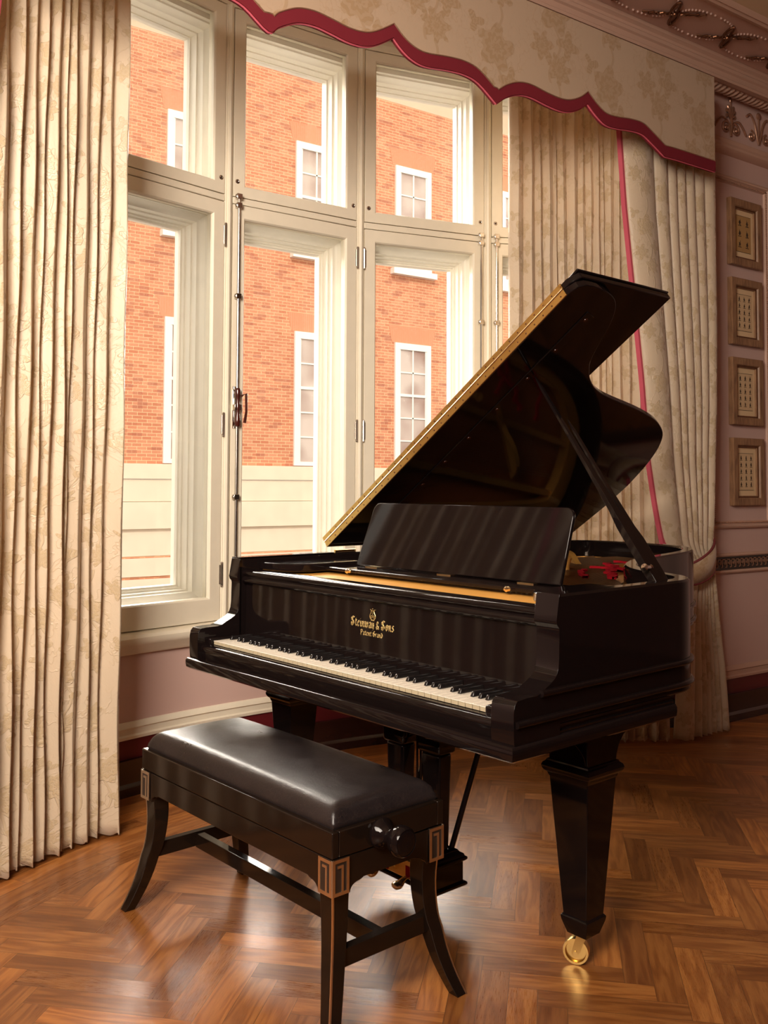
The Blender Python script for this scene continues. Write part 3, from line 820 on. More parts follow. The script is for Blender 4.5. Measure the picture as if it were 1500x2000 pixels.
# bring the tieback band onto the curtain
# ------------------------------------------------------------------ pelmet
PEL = [(1.495, 2.83), (1.534, 2.859), (1.605, 2.896), (1.678, 2.907), (1.753, 2.899), (1.83, 2.888), (1.901, 2.893), (1.958, 2.917), (2.029, 2.963), (2.074, 2.925), (2.125, 2.9), (2.185, 2.892), (2.292, 2.906), (2.383, 2.911), (2.459, 2.894), (2.553, 2.833)]
PER = [(2.553, 2.833), (2.605, 2.871), (2.674, 2.9), (2.745, 2.908), (2.842, 2.896), (2.921, 2.891), (2.982, 2.9), (3.044, 2.927), (3.094, 2.964), (3.149, 2.924), (3.213, 2.894), (3.29, 2.895), (3.369, 2.905), (3.46, 2.907), (3.53, 2.88), (3.625, 2.834), (3.723, 2.837), (4.015, 2.838)]
def seg_smooth(pts, cusps):
    out = []; cur = [pts[0]]
    for p in pts[1:]:
        cur.append(p)
        if p in cusps or p == pts[-1]:
            out += smooth_path(cur, 4)[:-1]; cur = [p]
    return out + [pts[-1]]
LEFT = [(x - 1.058, z) for x, z in PEL]
pts = [(.295, 2.838)] + LEFT + PEL[1:] + PER[1:]
cus = [LEFT[0], LEFT[8], PEL[0], PEL[8], PEL[-1], PER[8], PER[15]]
line = seg_smooth(pts, cus)
YF = 2.86; ZT = 3.322
mb = MB()
def strip(mb, lower, upper, y0, y1):
    n = len(lower); vs = []
    for (x, z), (xu, zu) in zip(lower, upper): vs += [(x, y0, z), (xu, y0, zu), (xu, y1, zu), (x, y1, z)]
    fs = [(4 * i + c, 4 * i + (c + 1) % 4, 4 * i + 4 + (c + 1) % 4, 4 * i + 4 + c) for i in range(n - 1) for c in range(4)] + [(0, 1, 2, 3), (4 * n - 4, 4 * n - 3, 4 * n - 2, 4 * n - 1)]
    mb.add(vs, fs)
strip(mb, [(x, z + .03) for x, z in line], [(x, ZT) for x, z in line], YF, YF + .018)
mb.box(3.997, 4.015, YF + .018, BW - .001, 2.99, ZT); mb.box(.295, .313, YF + .018, BW - .001, 2.99, ZT)
mb.box(.295, 4.015, YF + .018, BW - .001, ZT - .012, ZT)
pe = build('pelmet', mb, 'pelmet_damask', smooth=30)
tag(pe, 'shaped cream damask pelmet with scalloped crimson border above the window', 'pelmet')
mb = MB(); strip(mb, line, [(x, z + .052 + (.012 if i and abs(z - 2.83) < .004 else 0)) for i, (x, z) in enumerate(line)], YF - .004, YF + .020)
build('crimson_border', mb, 'crimson_trim', pe, smooth=30)
build('gold_cord', MB().tube([(x, YF - .004, z + .053 + (.012 if i and abs(z - 2.83) < .004 else 0)) for i, (x, z) in enumerate(line)], .0028, 6), 'gilt_pale', pe)
build('pink_lining_edge', MB().tube([(x, YF + .004, z - .001) for x, z in line], .0035, 6), 'pink_trim', pe)

# ------------------------------------------------------------------ the brick building across the street
FB = 20.0; SC = 2.0; KK = SC / 1.4
def fz(z): return CAMH + (z - CAMH) * SC
B = empty('brick_building', (0, FB, -4.2), label='red brick town building with white sash windows across the street, seen through the glass', cat='building')
def bpart(name, mb, mat, par=B, **k):
    mb.v = [(x, y - FB, z + 4.2) for x, y, z in mb.v] if par is B else mb.v
    return build(name, mb, mat, par, **k)
bpart('wall', MB().box(-6, 42, FB, FB + .6, fz(1.49), 21), 'brick')
bpart('lower_wall', MB().box(-6, 42, FB + .02, FB + .6, -4.2, fz(.47)), 'brick')
st_ = MB()
st_.box(-6, 42, FB - .10, FB + .6, fz(1.32) + .004, fz(1.49)); st_.box(-6, 42, FB - .06, FB + .6, fz(1.07) + .004, fz(1.32) - .004)
st_.box(-6, 42, FB - .09, FB + .6, fz(.77), fz(1.07) - .004); st_.box(-6, 42, FB - .0, FB + .6, fz(.47), fz(.77))
bpart('stone_band', st_, 'stone', bevel=.01)
s2 = MB(); s2.box(-6, 42, FB - .05, FB + .3, fz(.12), fz(.22)); s2.box(-6, 42, FB - .03, FB + .3, -.75, -.35); bpart('stone_course', s2, 'stone')
cols = [q * KK for q in (.95, 3.20, 5.531, 7.866, 9.981, 12.596, 15.0, 17.3)]
def sash_window(x0, z0, z1, rows_up, rows_lo):
    wd = .83 * KK; fw = .10 * KK
    mb = MB(); y = FB - .06
    mb.box(x0, x0 + fw, y, FB + .06, z0, z1); mb.box(x0 + wd - fw, x0 + wd, y, FB + .06, z0, z1)
    mb.box(x0 + fw, x0 + wd - fw, y, FB + .06, z1 - fw * 1.2, z1); mb.box(x0 + fw, x0 + wd - fw, y, FB + .06, z0, z0 + fw * .7)
    f = bpart('sash_window', mb, 'white_frame')
    gx0, gx1, g0, g1 = x0 + fw, x0 + wd - fw, z0 + fw * .7, z1 - fw * 1.2
    tot = rows_up + rows_lo; zm = g0 + (g1 - g0) * rows_lo / tot
    bars = MB(); Y0, Y1 = FB - .045, FB - .006
    bars.box(gx0, gx1, Y0 - .006, Y1, zm - .035, zm + .035)
    xm = (gx0 + gx1) / 2; bars.box(xm - .020, xm + .020, Y0 + .004, Y1, g0, g1)
    bars.box(gx0, gx0 + .04, Y0 + .002, Y1, g0, g1); bars.box(gx1 - .04, gx1, Y0 + .002, Y1, g0, g1)
    for q in range(1, tot):
        if q == rows_lo: continue
        zz = g0 + (g1 - g0) * q / tot; bars.box(gx0, gx1, Y0 + .004, Y1, zz - .018, zz + .018)
    bars.v = [(a, b - FB, c + 4.2) for a, b, c in bars.v]; build('glazing_bars', bars, 'white_frame', f)
    pn = MB().box(gx0, gx1, FB - .014, FB - .006, g0, g1); pn.v = [(a, b - FB, c + 4.2) for a, b, c in pn.v]; build('pane', pn, 'pane_far', f)
    g = MB().prism([(x0 - .08, z1 + .002), (x0 + wd + .08, z1 + .002), (x0 + wd + .18, z1 + .47), (x0 - .18, z1 + .47)], FB - .008, FB + .05, lambda p, q, h: (p, h, q))
    bpart('brick_lintel', g, 'gauged')
for x0 in cols:
    sash_window(x0, fz(1.50), fz(3.15), 2, 3)
    sash_window(x0, fz(4.19), fz(5.52), 2, 2)
    sash_window(x0, fz(6.56), fz(7.7), 2, 2)
    s = MB().box(x0 - .13, x0 + 1.31, FB - .17, FB + .1, fz(4.055), fz(4.13)); s.box(x0, x0 + 1.19, FB - .08, FB + .1, fz(4.13), fz(4.19)); bpart('window_sill', s, 'white_frame')
    s = MB().box(x0 - .13, x0 + 1.31, FB - .20, FB + .1, fz(6.44), fz(6.54)); bpart('window_sill', s, 'white_frame')
tag(build('street', MB().box(-10, 46, 4.6, FB, -4.4, -4.2), 'asphalt'), kind='structure')

# ------------------------------------------------------------------ piano bench
Bn = empty('piano_bench', (1.2511, 2.2862, 0), math.radians(-83.347), label='black duet piano bench with padded leather seat and metal key-pattern corners', cat='bench')
hu, hv = .454, .176
mb = MB().box(-hu, hu, -hv, -hv + .02, .412, .4705); mb.box(-hu, hu, hv - .02, hv, .412, .4705)
mb.box(-hu, -hu + .02, -hv + .02, hv - .02, .412, .4705); mb.box(hu - .02, hu, -hv + .02, hv - .02, .412, .4705); mb.box(-hu + .02, hu - .02, -hv + .02, hv - .02, .415, .45)
build('seat_frame', mb, 'ebony_bench', Bn, bevel=.0025)
# apron with small cusps beside the legs
def apron_profile(h):
    zb = .349; e = h - .048
    pts = [(-h, .4085), (-h, zb), (-e, .325), (-e + .004, .325)]
    for q in range(7):
        a = PI / 2 * q / 6; pts.append((-e + .006 + .026 * (1 - math.cos(a)), .325 + .020 * math.sin(a)))
    pts += [(-e + .040, .347), (-e + .046, .350)]
    return pts + [(-p, z) for p, z in pts[::-1]]
ap = MB(); pf = apron_profile(hu - .002)
ap.prism(pf, -hv + .003, -hv + .020, lambda p, q, h: (p, h, q)); ap.prism(pf, hv - .020, hv - .003, lambda p, q, h: (p, h, q))
pf = apron_profile(hv - .002)
ap.prism(pf, -hu + .003, -hu + .020, lambda p, q, h: (h, p, q)); ap.prism(pf, hu - .020, hu - .003, lambda p, q, h: (h, p, q))
build('apron', ap, 'ebony_bench', Bn, bevel=.0015)
def leg_at(z):
    """centre shift outward and half width of the sabre leg"""
    t = 1 - z / .41
    out = -.010 * math.sin(PI * min(1, t * 1.55)) if t < .645 else 0
    out = -.012 * math.sin(PI * min(1, t / .62)) + (.050 * ((t - .50) / .50) ** 1.7 if t > .50 else 0)
    hw = .024 - .0085 * max(0, (t - .2) / .8)
    return out, hw
for su in (-1, 1):
    for sv in (-1, 1):
        lev = []
        for q in range(19):
            z = .41 * (1 - q / 18); o, hw = leg_at(z)
            lev.append((su * (hu - .024 + o), sv * (hv - .024 + o), hw, hw, z))
        lg = build('leg', MB().sqstack(lev), 'ebony_bench', Bn, bevel=.0015, smooth=20)
        # metal line on the outer arris
        ln = MB(); vs = []
        for (cx, cy, hx, hy, z) in lev:
            ex, ey = cx + su * (hx + .0012), cy + sv * (hy + .0012); w_ = .0042
            vs += [(ex, ey, z), (ex - su * w_, ey, z), (ex - su * w_, ey - sv * .003, z), (ex - su * .003, ey - sv * .003, z), (ex - su * .003, ey - sv * w_, z), (ex, ey - sv * w_, z)]
        fs = [(6 * i + c, 6 * i + (c + 1) % 6, 6 * i + 6 + (c + 1) % 6, 6 * i + 6 + c) for i in range(18) for c in range(6)]
        build('metal_line', ln.add(vs, fs), 'greek_metal', lg)
        # key-pattern plates, one on each outer face
        for face in (0, 1):
            pl = MB(); dk = MB()
            a1 = .0485; z0, z1 = .3285, .409
            def bx(mbx, a, b, za, zb, d0, d1):
                # a, b measured from the corner inwards along the face
                if face == 0:
                    xs = sorted((su * (hu - a), su * (hu - b))); ys = sorted((sv * (hv + d0), sv * (hv + d1)))
                else:
                    xs = sorted((su * (hu + d0), su * (hu + d1))); ys = sorted((sv * (hv - a), sv * (hv - b)))
                mbx.box(xs[0], xs[1], ys[0], ys[1], za, zb)
            t_ = .0078
            bx(pl, 0, t_, z0, z1, 0, .0022); bx(pl, a1 - t_, a1, z0, z1, 0, .0022); bx(pl, t_, a1 - t_, z0, z0 + t_, 0, .0022); bx(pl, t_, a1 - t_, z1 - t_, z1, 0, .0022)
            flip = (su * sv > 0) == (face == 0)
            i0, i1 = .0165, .0225
            if flip: bx(pl, a1 - i0 - .006, a1 - i0, z0 + t_, z1 - .020, 0, .0022); bx(pl, i0 - .002, a1 - i0, z1 - .020, z1 - .014, 0, .0022)
            else: bx(pl, i0, i0 + .006, z0 + t_, z1 - .020, 0, .0022); bx(pl, i0, a1 - i0 + .002, z1 - .020, z1 - .014, 0, .0022)
            bx(dk, t_ * .5, a1 - t_ * .5, z0 + t_ * .5, z1 - t_ * .5, -.001, .0006)
            k_ = build('key_plate', pl, 'greek_metal', lg); build('plate_ground', dk, 'greek_dark', lg)
# stretchers
o_, hw_ = leg_at(.18)
eu, ev = hu - .024 + o_, hv - .024 + o_
for su in (-1, 1): build('end_stretcher', MB().box(su * eu - .012, su * eu + .012, -ev, ev, .155, .197), 'ebony_bench', Bn, bevel=.0015)
build('long_stretcher', MB().box(-eu + .011, eu - .011, -.013, .013, .152, .193), 'ebony_bench', Bn, bevel=.0015)
# leather cushion
cu = MB(); N1, N2 = 96, 48; CU, CV = hu - .013, hv - .013
def cush(s_, t_):
    u = (s_ * 2 - 1); v = (t_ * 2 - 1)
    def ease(a): return math.copysign(1 - (1 - abs(a)) ** 1.0, a)
    U, V = u * CU, v * CV
    du, dv = CU - abs(U), CV - abs(V); R = .038
    def f(d): d = min(1, d / R); return math.sqrt(max(0, 1 - (1 - d) ** 2))
    # rounded edge, crowned middle, a pinch running into each corner
    h = .034 * min(f(du), f(dv)) * (.55 + .45 * max(f(du), f(dv)))
    crown = .012 * (1 - u * u) ** .5 * (1 - v * v) ** .6
    return (U, V, .4845 + h + crown)
cu.grid(N1, N2, cush)
n = N1 + 1; base = len(cu.v); rim_ = [i for i in range(n)] + [j * n + N1 for j in range(1, N2 + 1)] + [N2 * n + i for i in range(N1 - 1, -1, -1)] + [j * n for j in range(N2 - 1, 0, -1)]
lowv = [(cu.v[i][0] * 1.004, cu.v[i][1] * 1.008, .476) for i in rim_]; low2 = [(cu.v[i][0] * .992, cu.v[i][1] * .985, .4665) for i in rim_]
cu.v += lowv + low2; L_ = len(rim_)
for q in range(L_):
    r_ = (q + 1) % L_; cu.f.append((rim_[q], rim_[r_], base + r_, base + q)); cu.f.append((base + q, base + r_, base + L_ + r_, base + L_ + q))
build('cushion', cu, 'leather', Bn, smooth=75)
build('cushion_base', MB().box(-CU + .006, CU - .006, -CV + .006, CV - .006, .452, .470), 'ebony_bench', Bn)
kn = MB().lathe([(0, -.004), (.032, -.002), (.036, .006), (.035, .013), (.026, .022), (.020, .034), (.019, .046), (.023, .054), (.031, .059), (.0345, .066), (.035, .076), (.034, .086), (.030, .092), (.0295, .090), (.024, .092), (.012, .0915), (0, .091)], (hu, -.034, .4405), (1, 0, 0), 36)
build('height_knob', kn, 'ebony', Bn, smooth=50)
for su in (-1, 1):
    for sv in (-1, 1):
        o, hw = leg_at(0)
        build('foot_pad', MB().lathe([(.011, -.0005), (.012, .003), (.010, .004)], (su * (hu - .024 + o), sv * (hv - .024 + o), 0), (0, 0, 1), 14), 'rubber', Bn)

# ------------------------------------------------------------------ grand piano (x along the keys, y towards the tail)
Pn = empty('grand_piano', (1.33154, 2.89623, 0), math.radians(-83.811), label='black lacquered grand piano with its lid propped open beside the bow window', cat='piano')
UL, UR = -.075, 1.352
rim = [(UR, .115), (UR, .30), (UR, .50), (UR, .60), (1.350, .655), (1.335, .705), (1.305, .750), (1.262, .785), (1.205, .812), (1.14, .842), (1.08, .882), (1.02, .94), (.965, 1.01), (.915, 1.10), (.870, 1.20), (.832, 1.32), (.800, 1.45), (.770, 1.58), (.735, 1.70), (.685, 1.82), (.610, 1.93), (.50, 2.02), (.37, 2.065), (.22, 2.08), (.08, 2.07), (-.02, 2.03), (-.065, 1.95), (UL, 1.85), (UL, 1.2), (UL, .5), (UL, .115)]
rimS = smooth_path(rim[2:28], 4); rimS = rim[:2] + rimS + rim[28:]
RT = .045
prof = [(-.003, .700), (0, .704), (0, .994), (-.006, 1.0), (-RT + .006, 1.0), (-RT, .994), (-RT, .700)]
build('case', MB().sweep(rimS, prof), 'ebony', Pn, smooth=32)
def bead(z, r, path, name='case_moulding', extra=0):
    pr = [(-.004 + extra, z - r)] + [(r * 1.15 * math.cos(a) + extra, z + r * math.sin(a)) for a in [(-PI / 2 + PI * q / 8) for q in range(1, 8)]] + [(-.004 + extra, z + r)]
    return build(name, MB().sweep(path, pr), 'ebony', Pn, smooth=60)
sideF = [(UR, .045), (UR, .08)]
bead(.780, .0085, sideF + rimS); bead(.7225, .0085, [(UR, -.040), (UR, 0), (UR, .06)] + rimS)
# base moulding round the front and the straight sides
basep = [(UR, .60), (UR, -.052), (UL, -.052), (UL, .60)][::-1]
basep = [(UL, .60), (UL, -.052), (UR, -.052), (UR, .60)]
bprof = [(-.030, .640), (-.004, .640), (.004, .646), (.006, .658), (.006, .668), (.001, .676), (-.006, .6785), (-.030, .6785)]
build('base_moulding', MB().sweep(basep, bprof), 'ebony', Pn, smooth=40)
sprof = [(-.030, .678), (-.004, .678), (-.003, .6845), (-.009, .687), (-.009, .692), (-.004, .694), (-.003, .700), (-.009, .703), (-.009, .707), (-.002, .711), (0, .7145), (-.030, .7145)]
build('side_moulding', MB().sweep([(UR, -.030), (UR, .60)], sprof), 'ebony', Pn, smooth=40)
build('keybed', MB().box(UL + .02, UR - .028, -.026, .60, .645, .700), 'ebony', Pn)
lowp = [(p[0], p[1]) for p in rimS if p[1] > .45]
build('bottom_frame', MB().prism([(x * .93 + .04, .05 + (y - .05) * .955) for x, y in rimS], .67, .705, lambda p, q, h: (p, q, h)), 'ebony', Pn)
# arms
def arm_pts(f=0): return [(-.045, .677), (-.047, .700), (-.047, .748), (-.043, .766), (-.034, .7755), (0, .7775), (.030, .7775), (.046, .781), (.062, .790), (.080, .798), (.094, .806), (.104, .816), (.110, .830), (.1125, .850), (.114, .915), (.1125, .922), (.106, .929), (.103, .938), (.106, .952), (.113, .992), (.1145, 1.0), (.1155, 1.0), (.1155, .677)]
build('arm', MB().prism(arm_pts(), 1.284, UR, lambda p, q, h: (h, p, q)), 'ebony', Pn, bevel=.004, smooth=40)
build('arm', MB().prism(arm_pts(), UL, -.022, lambda p, q, h: (h, p, q)), 'ebony', Pn, bevel=.004, smooth=40)
build('key_block', MB().box(1.232, 1.283, -.012, .14, .70, .7435), 'ebony', Pn, bevel=.006)
build('key_block', MB().box(-.0215, -.002, -.012, .14, .70, .7435), 'ebony', Pn, bevel=.005)
ks = [(-.030, .677), (-.033, .682), (-.033, .700), (-.035, .704), (-.036, .712), (-.033, .719), (-.026, .7225), (-.006, .7225), (-.006, .677)]
build('key_slip', MB().prism(ks, -.021, 1.283, lambda p, q, h: (h, p, q)), 'ebony', Pn, smooth=50)
fb = [(.138, .736), (.1375, .760), (.139, .80), (.140, .918), (.156, .918), (.156, .736)]
fallb = build('fallboard', MB().prism(fb, -.0215, 1.2835, lambda p, q, h: (h, p, q)), 'ebony', Pn, bevel=.0015)
tr_ = [(.156, .912), (.138, .9135), (.128, .917), (.1225, .9235), (.1225, .930), (.128, .935), (.131, .939), (.127, .943), (.122, .949), (.123, .9555), (.130, .960), (.142, .962), (.175, .962), (.178, .958), (.178, .912)]
build('top_rail', MB().prism(tr_, -.0215, 1.2835, lambda p, q, h: (h, p, q)), 'ebony', Pn, smooth=50)
# keys
KW = 1.228 / 52; notes = 'ABCDEFG'
w0 = build('white_key', MB().box(.0011, KW - .0011, .0012, .137, .7225, .7330), 'key_wood', Pn, bevel=.0005)
build('key_top', MB().box(.0008, KW - .0008, 0, .137, .7328, .7350), 'ivory', w0, bevel=.0006)
kt = w0.children[0]
for i in range(1, 52):
    o = w0.copy(); C.objects.link(o); o.parent = Pn; o.location = (i * KW, 0, 0)
    t_ = kt.copy(); C.objects.link(t_); t_.parent = o
bk = MB().add([(-.0055, .050, .7352), (.0055, .050, .7352), (.0055, .137, .7352), (-.0055, .137, .7352), (-.0042, .056, .7475), (.0042, .056, .7475), (.0042, .137, .7475), (-.0042, .137, .7475)],
              [(3, 2, 1, 0), (4, 5, 6, 7), (0, 1, 5, 4), (1, 2, 6, 5), (2, 3, 7, 6), (3, 0, 4, 7)])
b0 = None
for i in range(51):
    if notes[i % 7] in 'ACDFG':
        sh = {'A': .0, 'C': -.0016, 'D': .0016, 'F': -.002, 'G': 0}[notes[i % 7]]
        if b0 is None: b0 = build('black_key', bk, 'key_black', Pn, bevel=.0016); o = b0
        else: o = b0.copy(); C.objects.link(o); o.parent = Pn
        o.location = ((i + 1) * KW + sh, 0, 0)
build('key_frame', MB().box(0, 1.23, .004, .139, .700, .7215), 'ebony', Pn)
# lettering on the fallboard, drawn with a slanted broad pen
GL = {
 'S': (1.05, [[(.95, 1.42), (.62, 1.62), (.22, 1.42), (.24, 1.05), (.80, .66), (.86, .28), (.50, 0), (.08, .22)], [(.50, 1.5), (.50, .12)], [(.08, .55), (.30, .30)]]),
 't': (.5, [[(.22, 1.3), (.20, .2), (.42, .02)], [(.0, 1.0), (.46, 1.0)]]),
 'e': (.58, [[(.16, .9), (.12, .2), (.34, 0), (.54, .2)], [(.16, .9), (.40, 1.02), (.50, .72), (.16, .46)]]),
 'i': (.36, [[(.10, .98), (.16, .85), (.16, .16), (.34, .02)], [(.12, 1.32), (.22, 1.38)]]),
 'n': (.68, [[(.04, .98), (.14, .85), (.14, .0)], [(.16, .82), (.44, 1.0), (.46, .16), (.64, .02)]]),
 'w': (.95, [[(.06, 1.02), (.12, .85), (.12, .2), (.30, .0), (.46, .2), (.46, 1.0)], [(.46, .2), (.66, 0), (.84, .25), (.82, 1.0)]]),
 'a': (.66, [[(.10, .88), (.40, 1.02), (.48, .85), (.48, .14), (.64, .02)], [(.48, .55), (.14, .40), (.12, .12), (.34, .0), (.48, .16)]]),
 'y': (.64, [[(.06, 1.0), (.12, .85), (.12, .15), (.46, .06)], [(.50, 1.0), (.50, -.15), (.16, -.42)]]),
 '&': (.85, [[(.78, .02), (.20, .90), (.34, 1.32), (.60, 1.1), (.48, .85), (.10, .45), (.14, .10), (.44, 0), (.76, .5)]]),
 'o': (.62, [[(.30, 1.02), (.12, .8), (.12, .2), (.32, .0), (.50, .2), (.50, .8), (.30, 1.02)]]),
 's': (.58, [[(.50, .92), (.26, 1.02), (.12, .78), (.44, .42), (.48, .18), (.28, 0), (.06, .14)]]),
 'P': (.92, [[(.24, 1.5), (.24, -.15)], [(.02, 1.36), (.50, 1.58), (.82, 1.30), (.78, .86), (.30, .70)], [(.02, .30), (.24, .12)]]),
 'r': (.48, [[(.04, .98), (.14, .85), (.14, 0)], [(.16, .80), (.36, 1.0), (.46, .92)]]),
 'G': (1.0, [[(.86, 1.42), (.50, 1.58), (.16, 1.25), (.16, .36), (.50, 0), (.86, .22), (.86, .82), (.52, .86)], [(.50, 1.42), (.50, .3)]]),
 'd': (.64, [[(.12, 1.42), (.34, 1.22), (.52, .92), (.50, .2), (.30, .0), (.12, .2), (.12, .74), (.44, .96)]]),
 ' ': (.26, []),
}
def letter(text, x0, z0, xh, width, yf, nib=.20):
    tot = sum(GL[c][0] + .10 for c in text); sx = width / tot; mb = MB(); x = x0
    nx, nz = nib * math.cos(.75) * xh * .8, nib * math.sin(.75) * xh * .8
    for c in text:
        for stn in GL[c][1]:
            for (a, b), (c2, d) in zip(stn, stn[1:]):
                p0 = (x + a * sx, z0 + b * xh); p1 = (x + c2 * sx, z0 + d * xh)
                q = [(p0[0] - nx, p0[1] - nz), (p0[0] + nx, p0[1] + nz), (p1[0] + nx, p1[1] + nz), (p1[0] - nx, p1[1] - nz)]
                mb.add([(a_, yf, b_) for a_, b_ in q], [(0, 1, 2, 3)])
        x += (GL[c][0] + .10) * sx
    return mb
YL = .1381
build('gold_lettering', letter('Steinway & Sons', .553, .8375, .0165, .195, YL), 'logo_gold', fallb, solid=.0006)
build('gold_lettering', letter('Patent Grand', .598, .8145, .0098, .101, YL), 'logo_gold', fallb, solid=.0006)
ly = MB(); cxl, czl = .6535, .878
for sg in (-1, 1):
    pts = smooth_path([(cxl + sg * .001, YL, czl - .016), (cxl + sg * .010, YL, czl - .012), (cxl + sg * .0125, YL, czl - .004), (cxl + sg * .008, YL, czl + .004), (cxl + sg * .006, YL, czl + .011), (cxl + sg * .0105, YL, czl + .014)], 4)
    ly.tube(pts, .0011, 5)
    ly.tube([(cxl + sg * (.0055 + .0035 * math.cos(q)), YL, czl - .007 + .0035 * math.sin(q)) for q in [i * .6 for i in range(11)]], .0009, 5)
    ly.tube([(cxl + sg * .0018, YL, czl - .008), (cxl + sg * .0018, YL, czl + .011)], .0005, 4)
ly.tube([(cxl - .006, YL, czl + .011), (cxl + .006, YL, czl + .011)], .0009, 5); ly.tube([(cxl - .007, YL, czl - .017), (cxl + .007, YL, czl - .017)], .0016, 5); ly.ball((cxl, YL, czl + .016), .0016)
build('lyre_emblem', ly, 'logo_gold', fallb)

# inside
inner = [(x + (.62 - x) * .085, y + (.9 - y) * .05) for x, y in rimS if y > .3]
build('soundboard', MB().prism([(x, y) for x, y in inner], .862, .868, lambda p, q, h: (p, q, h)), 'soundboard', Pn)
build('pin_block', MB().box(UL + .046, UR - .046, .180, .50, .880, .951), 'pinblock_orange', Pn, bevel=.004)
plate_out = [(-.02, .46), (1.285, .46)] + smooth_path([(1.285, .50), (1.28, .56), (1.20, .70), (1.04, .84), (.92, .97), (.83, 1.13), (.765, 1.30), (.72, 1.50), (.67, 1.68), (.58, 1.84), (.44, 1.96), (.25, 2.01), (.05, 1.98), (-.01, 1.85), (-.02, 1.2)], 3) + [(-.02, .46)]
plate_in = [(x + (.50 - x) * .13, y + (1.15 - y) * .11) for x, y in plate_out]
pl = MB(); m_ = len(plate_out)
vs = [(x, y, .925) for x, y in plate_out] + [(x, y, .935) for x, y in plate_in] + [(x, y, .885) for x, y in plate_out] + [(x, y, .885) for x, y in plate_in]
fs = []
for i in range(m_ - 1):
    j = i + 1; fs += [(i, j, m_ + j, m_ + i), (2 * m_ + i, 2 * m_ + j, j, i), (m_ + i, m_ + j, 3 * m_ + j, 3 * m_ + i)]
pl.add(vs, fs)
for (a, b) in (((.30, .5), (.10, 1.9)), ((.62, .5), (.35, 1.9)), ((.95, .5), (.62, 1.7))):
    d = Vector((b[0] - a[0], b[1] - a[1], 0)).normalized(); n_ = Vector((-d.y, d.x, 0)) * .014
    pl.add([(a[0] - n_.x, a[1] - n_.y, .925), (a[0] + n_.x, a[1] + n_.y, .925), (b[0] + n_.x, b[1] + n_.y, .925), (b[0] - n_.x, b[1] - n_.y, .925), (a[0] - n_.x, a[1] - n_.y, .905), (a[0] + n_.x, a[1] + n_.y, .905), (b[0] + n_.x, b[1] + n_.y, .905), (b[0] - n_.x, b[1] - n_.y, .905)], [(0, 1, 2, 3), (4, 5, 1, 0), (5, 6, 2, 1), (6, 7, 3, 2), (7, 4, 0, 3)])
plate = build('iron_plate', pl, 'gold_plate', Pn, smooth=40)
build('plate_horn', MB().lathe([(.014, 0), (.012, .02), (.012, .035), (.019, .058), (.020, .062), (.015, .060), (0, .055)], (.55, 1.17, .925), (0, 0, 1), 18), 'gold_plate', plate)
hump = smooth_path([(.18, 1.60, .925), (.25, 1.55, .985), (.34, 1.49, .985), (.42, 1.43, .950), (.52, 1.36, .935)], 5)
hb = MB(); vs = []
for p in hump: vs += [(p[0], p[1], .925), (p[0], p[1], p[2] - .004), (p[0] - .012, p[1] - .02, p[2] - .004), (p[0] - .012, p[1] - .02, .925)]
build('plate_rib', hb.add(vs, [(4 * i + c, 4 * i + (c + 1) % 4, 4 * i + 4 + (c + 1) % 4, 4 * i + 4 + c) for i in range(len(hump) - 1) for c in range(4)]), 'gold_plate', plate, smooth=40)
stg = MB()
for i in range(96):
    t = i / 95; x0 = .05 + 1.17 * t; L = interp([(0, 1.42), (.25, 1.36), (.5, .98), (.75, .55), (1, .22)], t)
    dx = -.10 * (1 - t) * 0 + (-.16 if t > .25 else .22) * L / 1.4
    stg.tube([(x0, .47, .944), (x0 + dx, .47 + L, .944)], .0011, 4, caps=False)
tag(build('strings', stg, 'string_steel', Pn), kind='stuff')
tp = MB()
for i in range(88):
    x = .04 + 1.19 * i / 87
    for q in range(2): tp.tube([(x + .003 * q, .41 + .04 * q + .01 * (i % 3), .951), (x + .003 * q, .41 + .04 * q + .01 * (i % 3), .968)], .0022, 5)
tag(build('tuning_pins', tp, 'nickel', Pn), kind='stuff')
rf = MB()
def ribbon(ptsx, wd, z, wob):
    vs = []; pp = smooth_path(ptsx, 8)
    for i, p in enumerate(pp):
        a = pp[max(0, i - 1)]; b = pp[min(len(pp) - 1, i + 1)]; d = Vector((b[0] - a[0], b[1] - a[1])).normalized(); o_ = wob * math.sin(i * 1.1)
        w2 = wd * (1 + .35 * math.sin(i * 1.7))
        c = (p[0] - d.y * o_, p[1] + d.x * o_)
        vs += [(c[0] - d.y * w2, c[1] + d.x * w2, z), (c[0] + d.y * w2, c[1] - d.x * w2, z), (c[0] + d.y * w2, c[1] - d.x * w2, z + .008), (c[0] - d.y * w2, c[1] + d.x * w2, z + .008)]
    rf.add(vs, [(4 * i + c, 4 * i + (c + 1) % 4, 4 * i + 4 + (c + 1) % 4, 4 * i + 4 + c) for i in range(len(pp) - 1) for c in range(4)])
ribbon([(.50, 1.48), (.60, 1.40), (.66, 1.30), (.72, 1.20), (.80, 1.10), (.88, 1.0)], .010, .944, .010)
ribbon([(.46, 1.60), (.60, 1.58), (.70, 1.45)], .007, .944, .008)
ribbon([(.56, 1.30), (.66, 1.34), (.74, 1.28)], .008, .944, .006)
ribbon([(.62, 1.18), (.70, 1.06), (.80, .96)], .008, .944, .006)
build('red_felt', rf, 'red_felt', Pn)
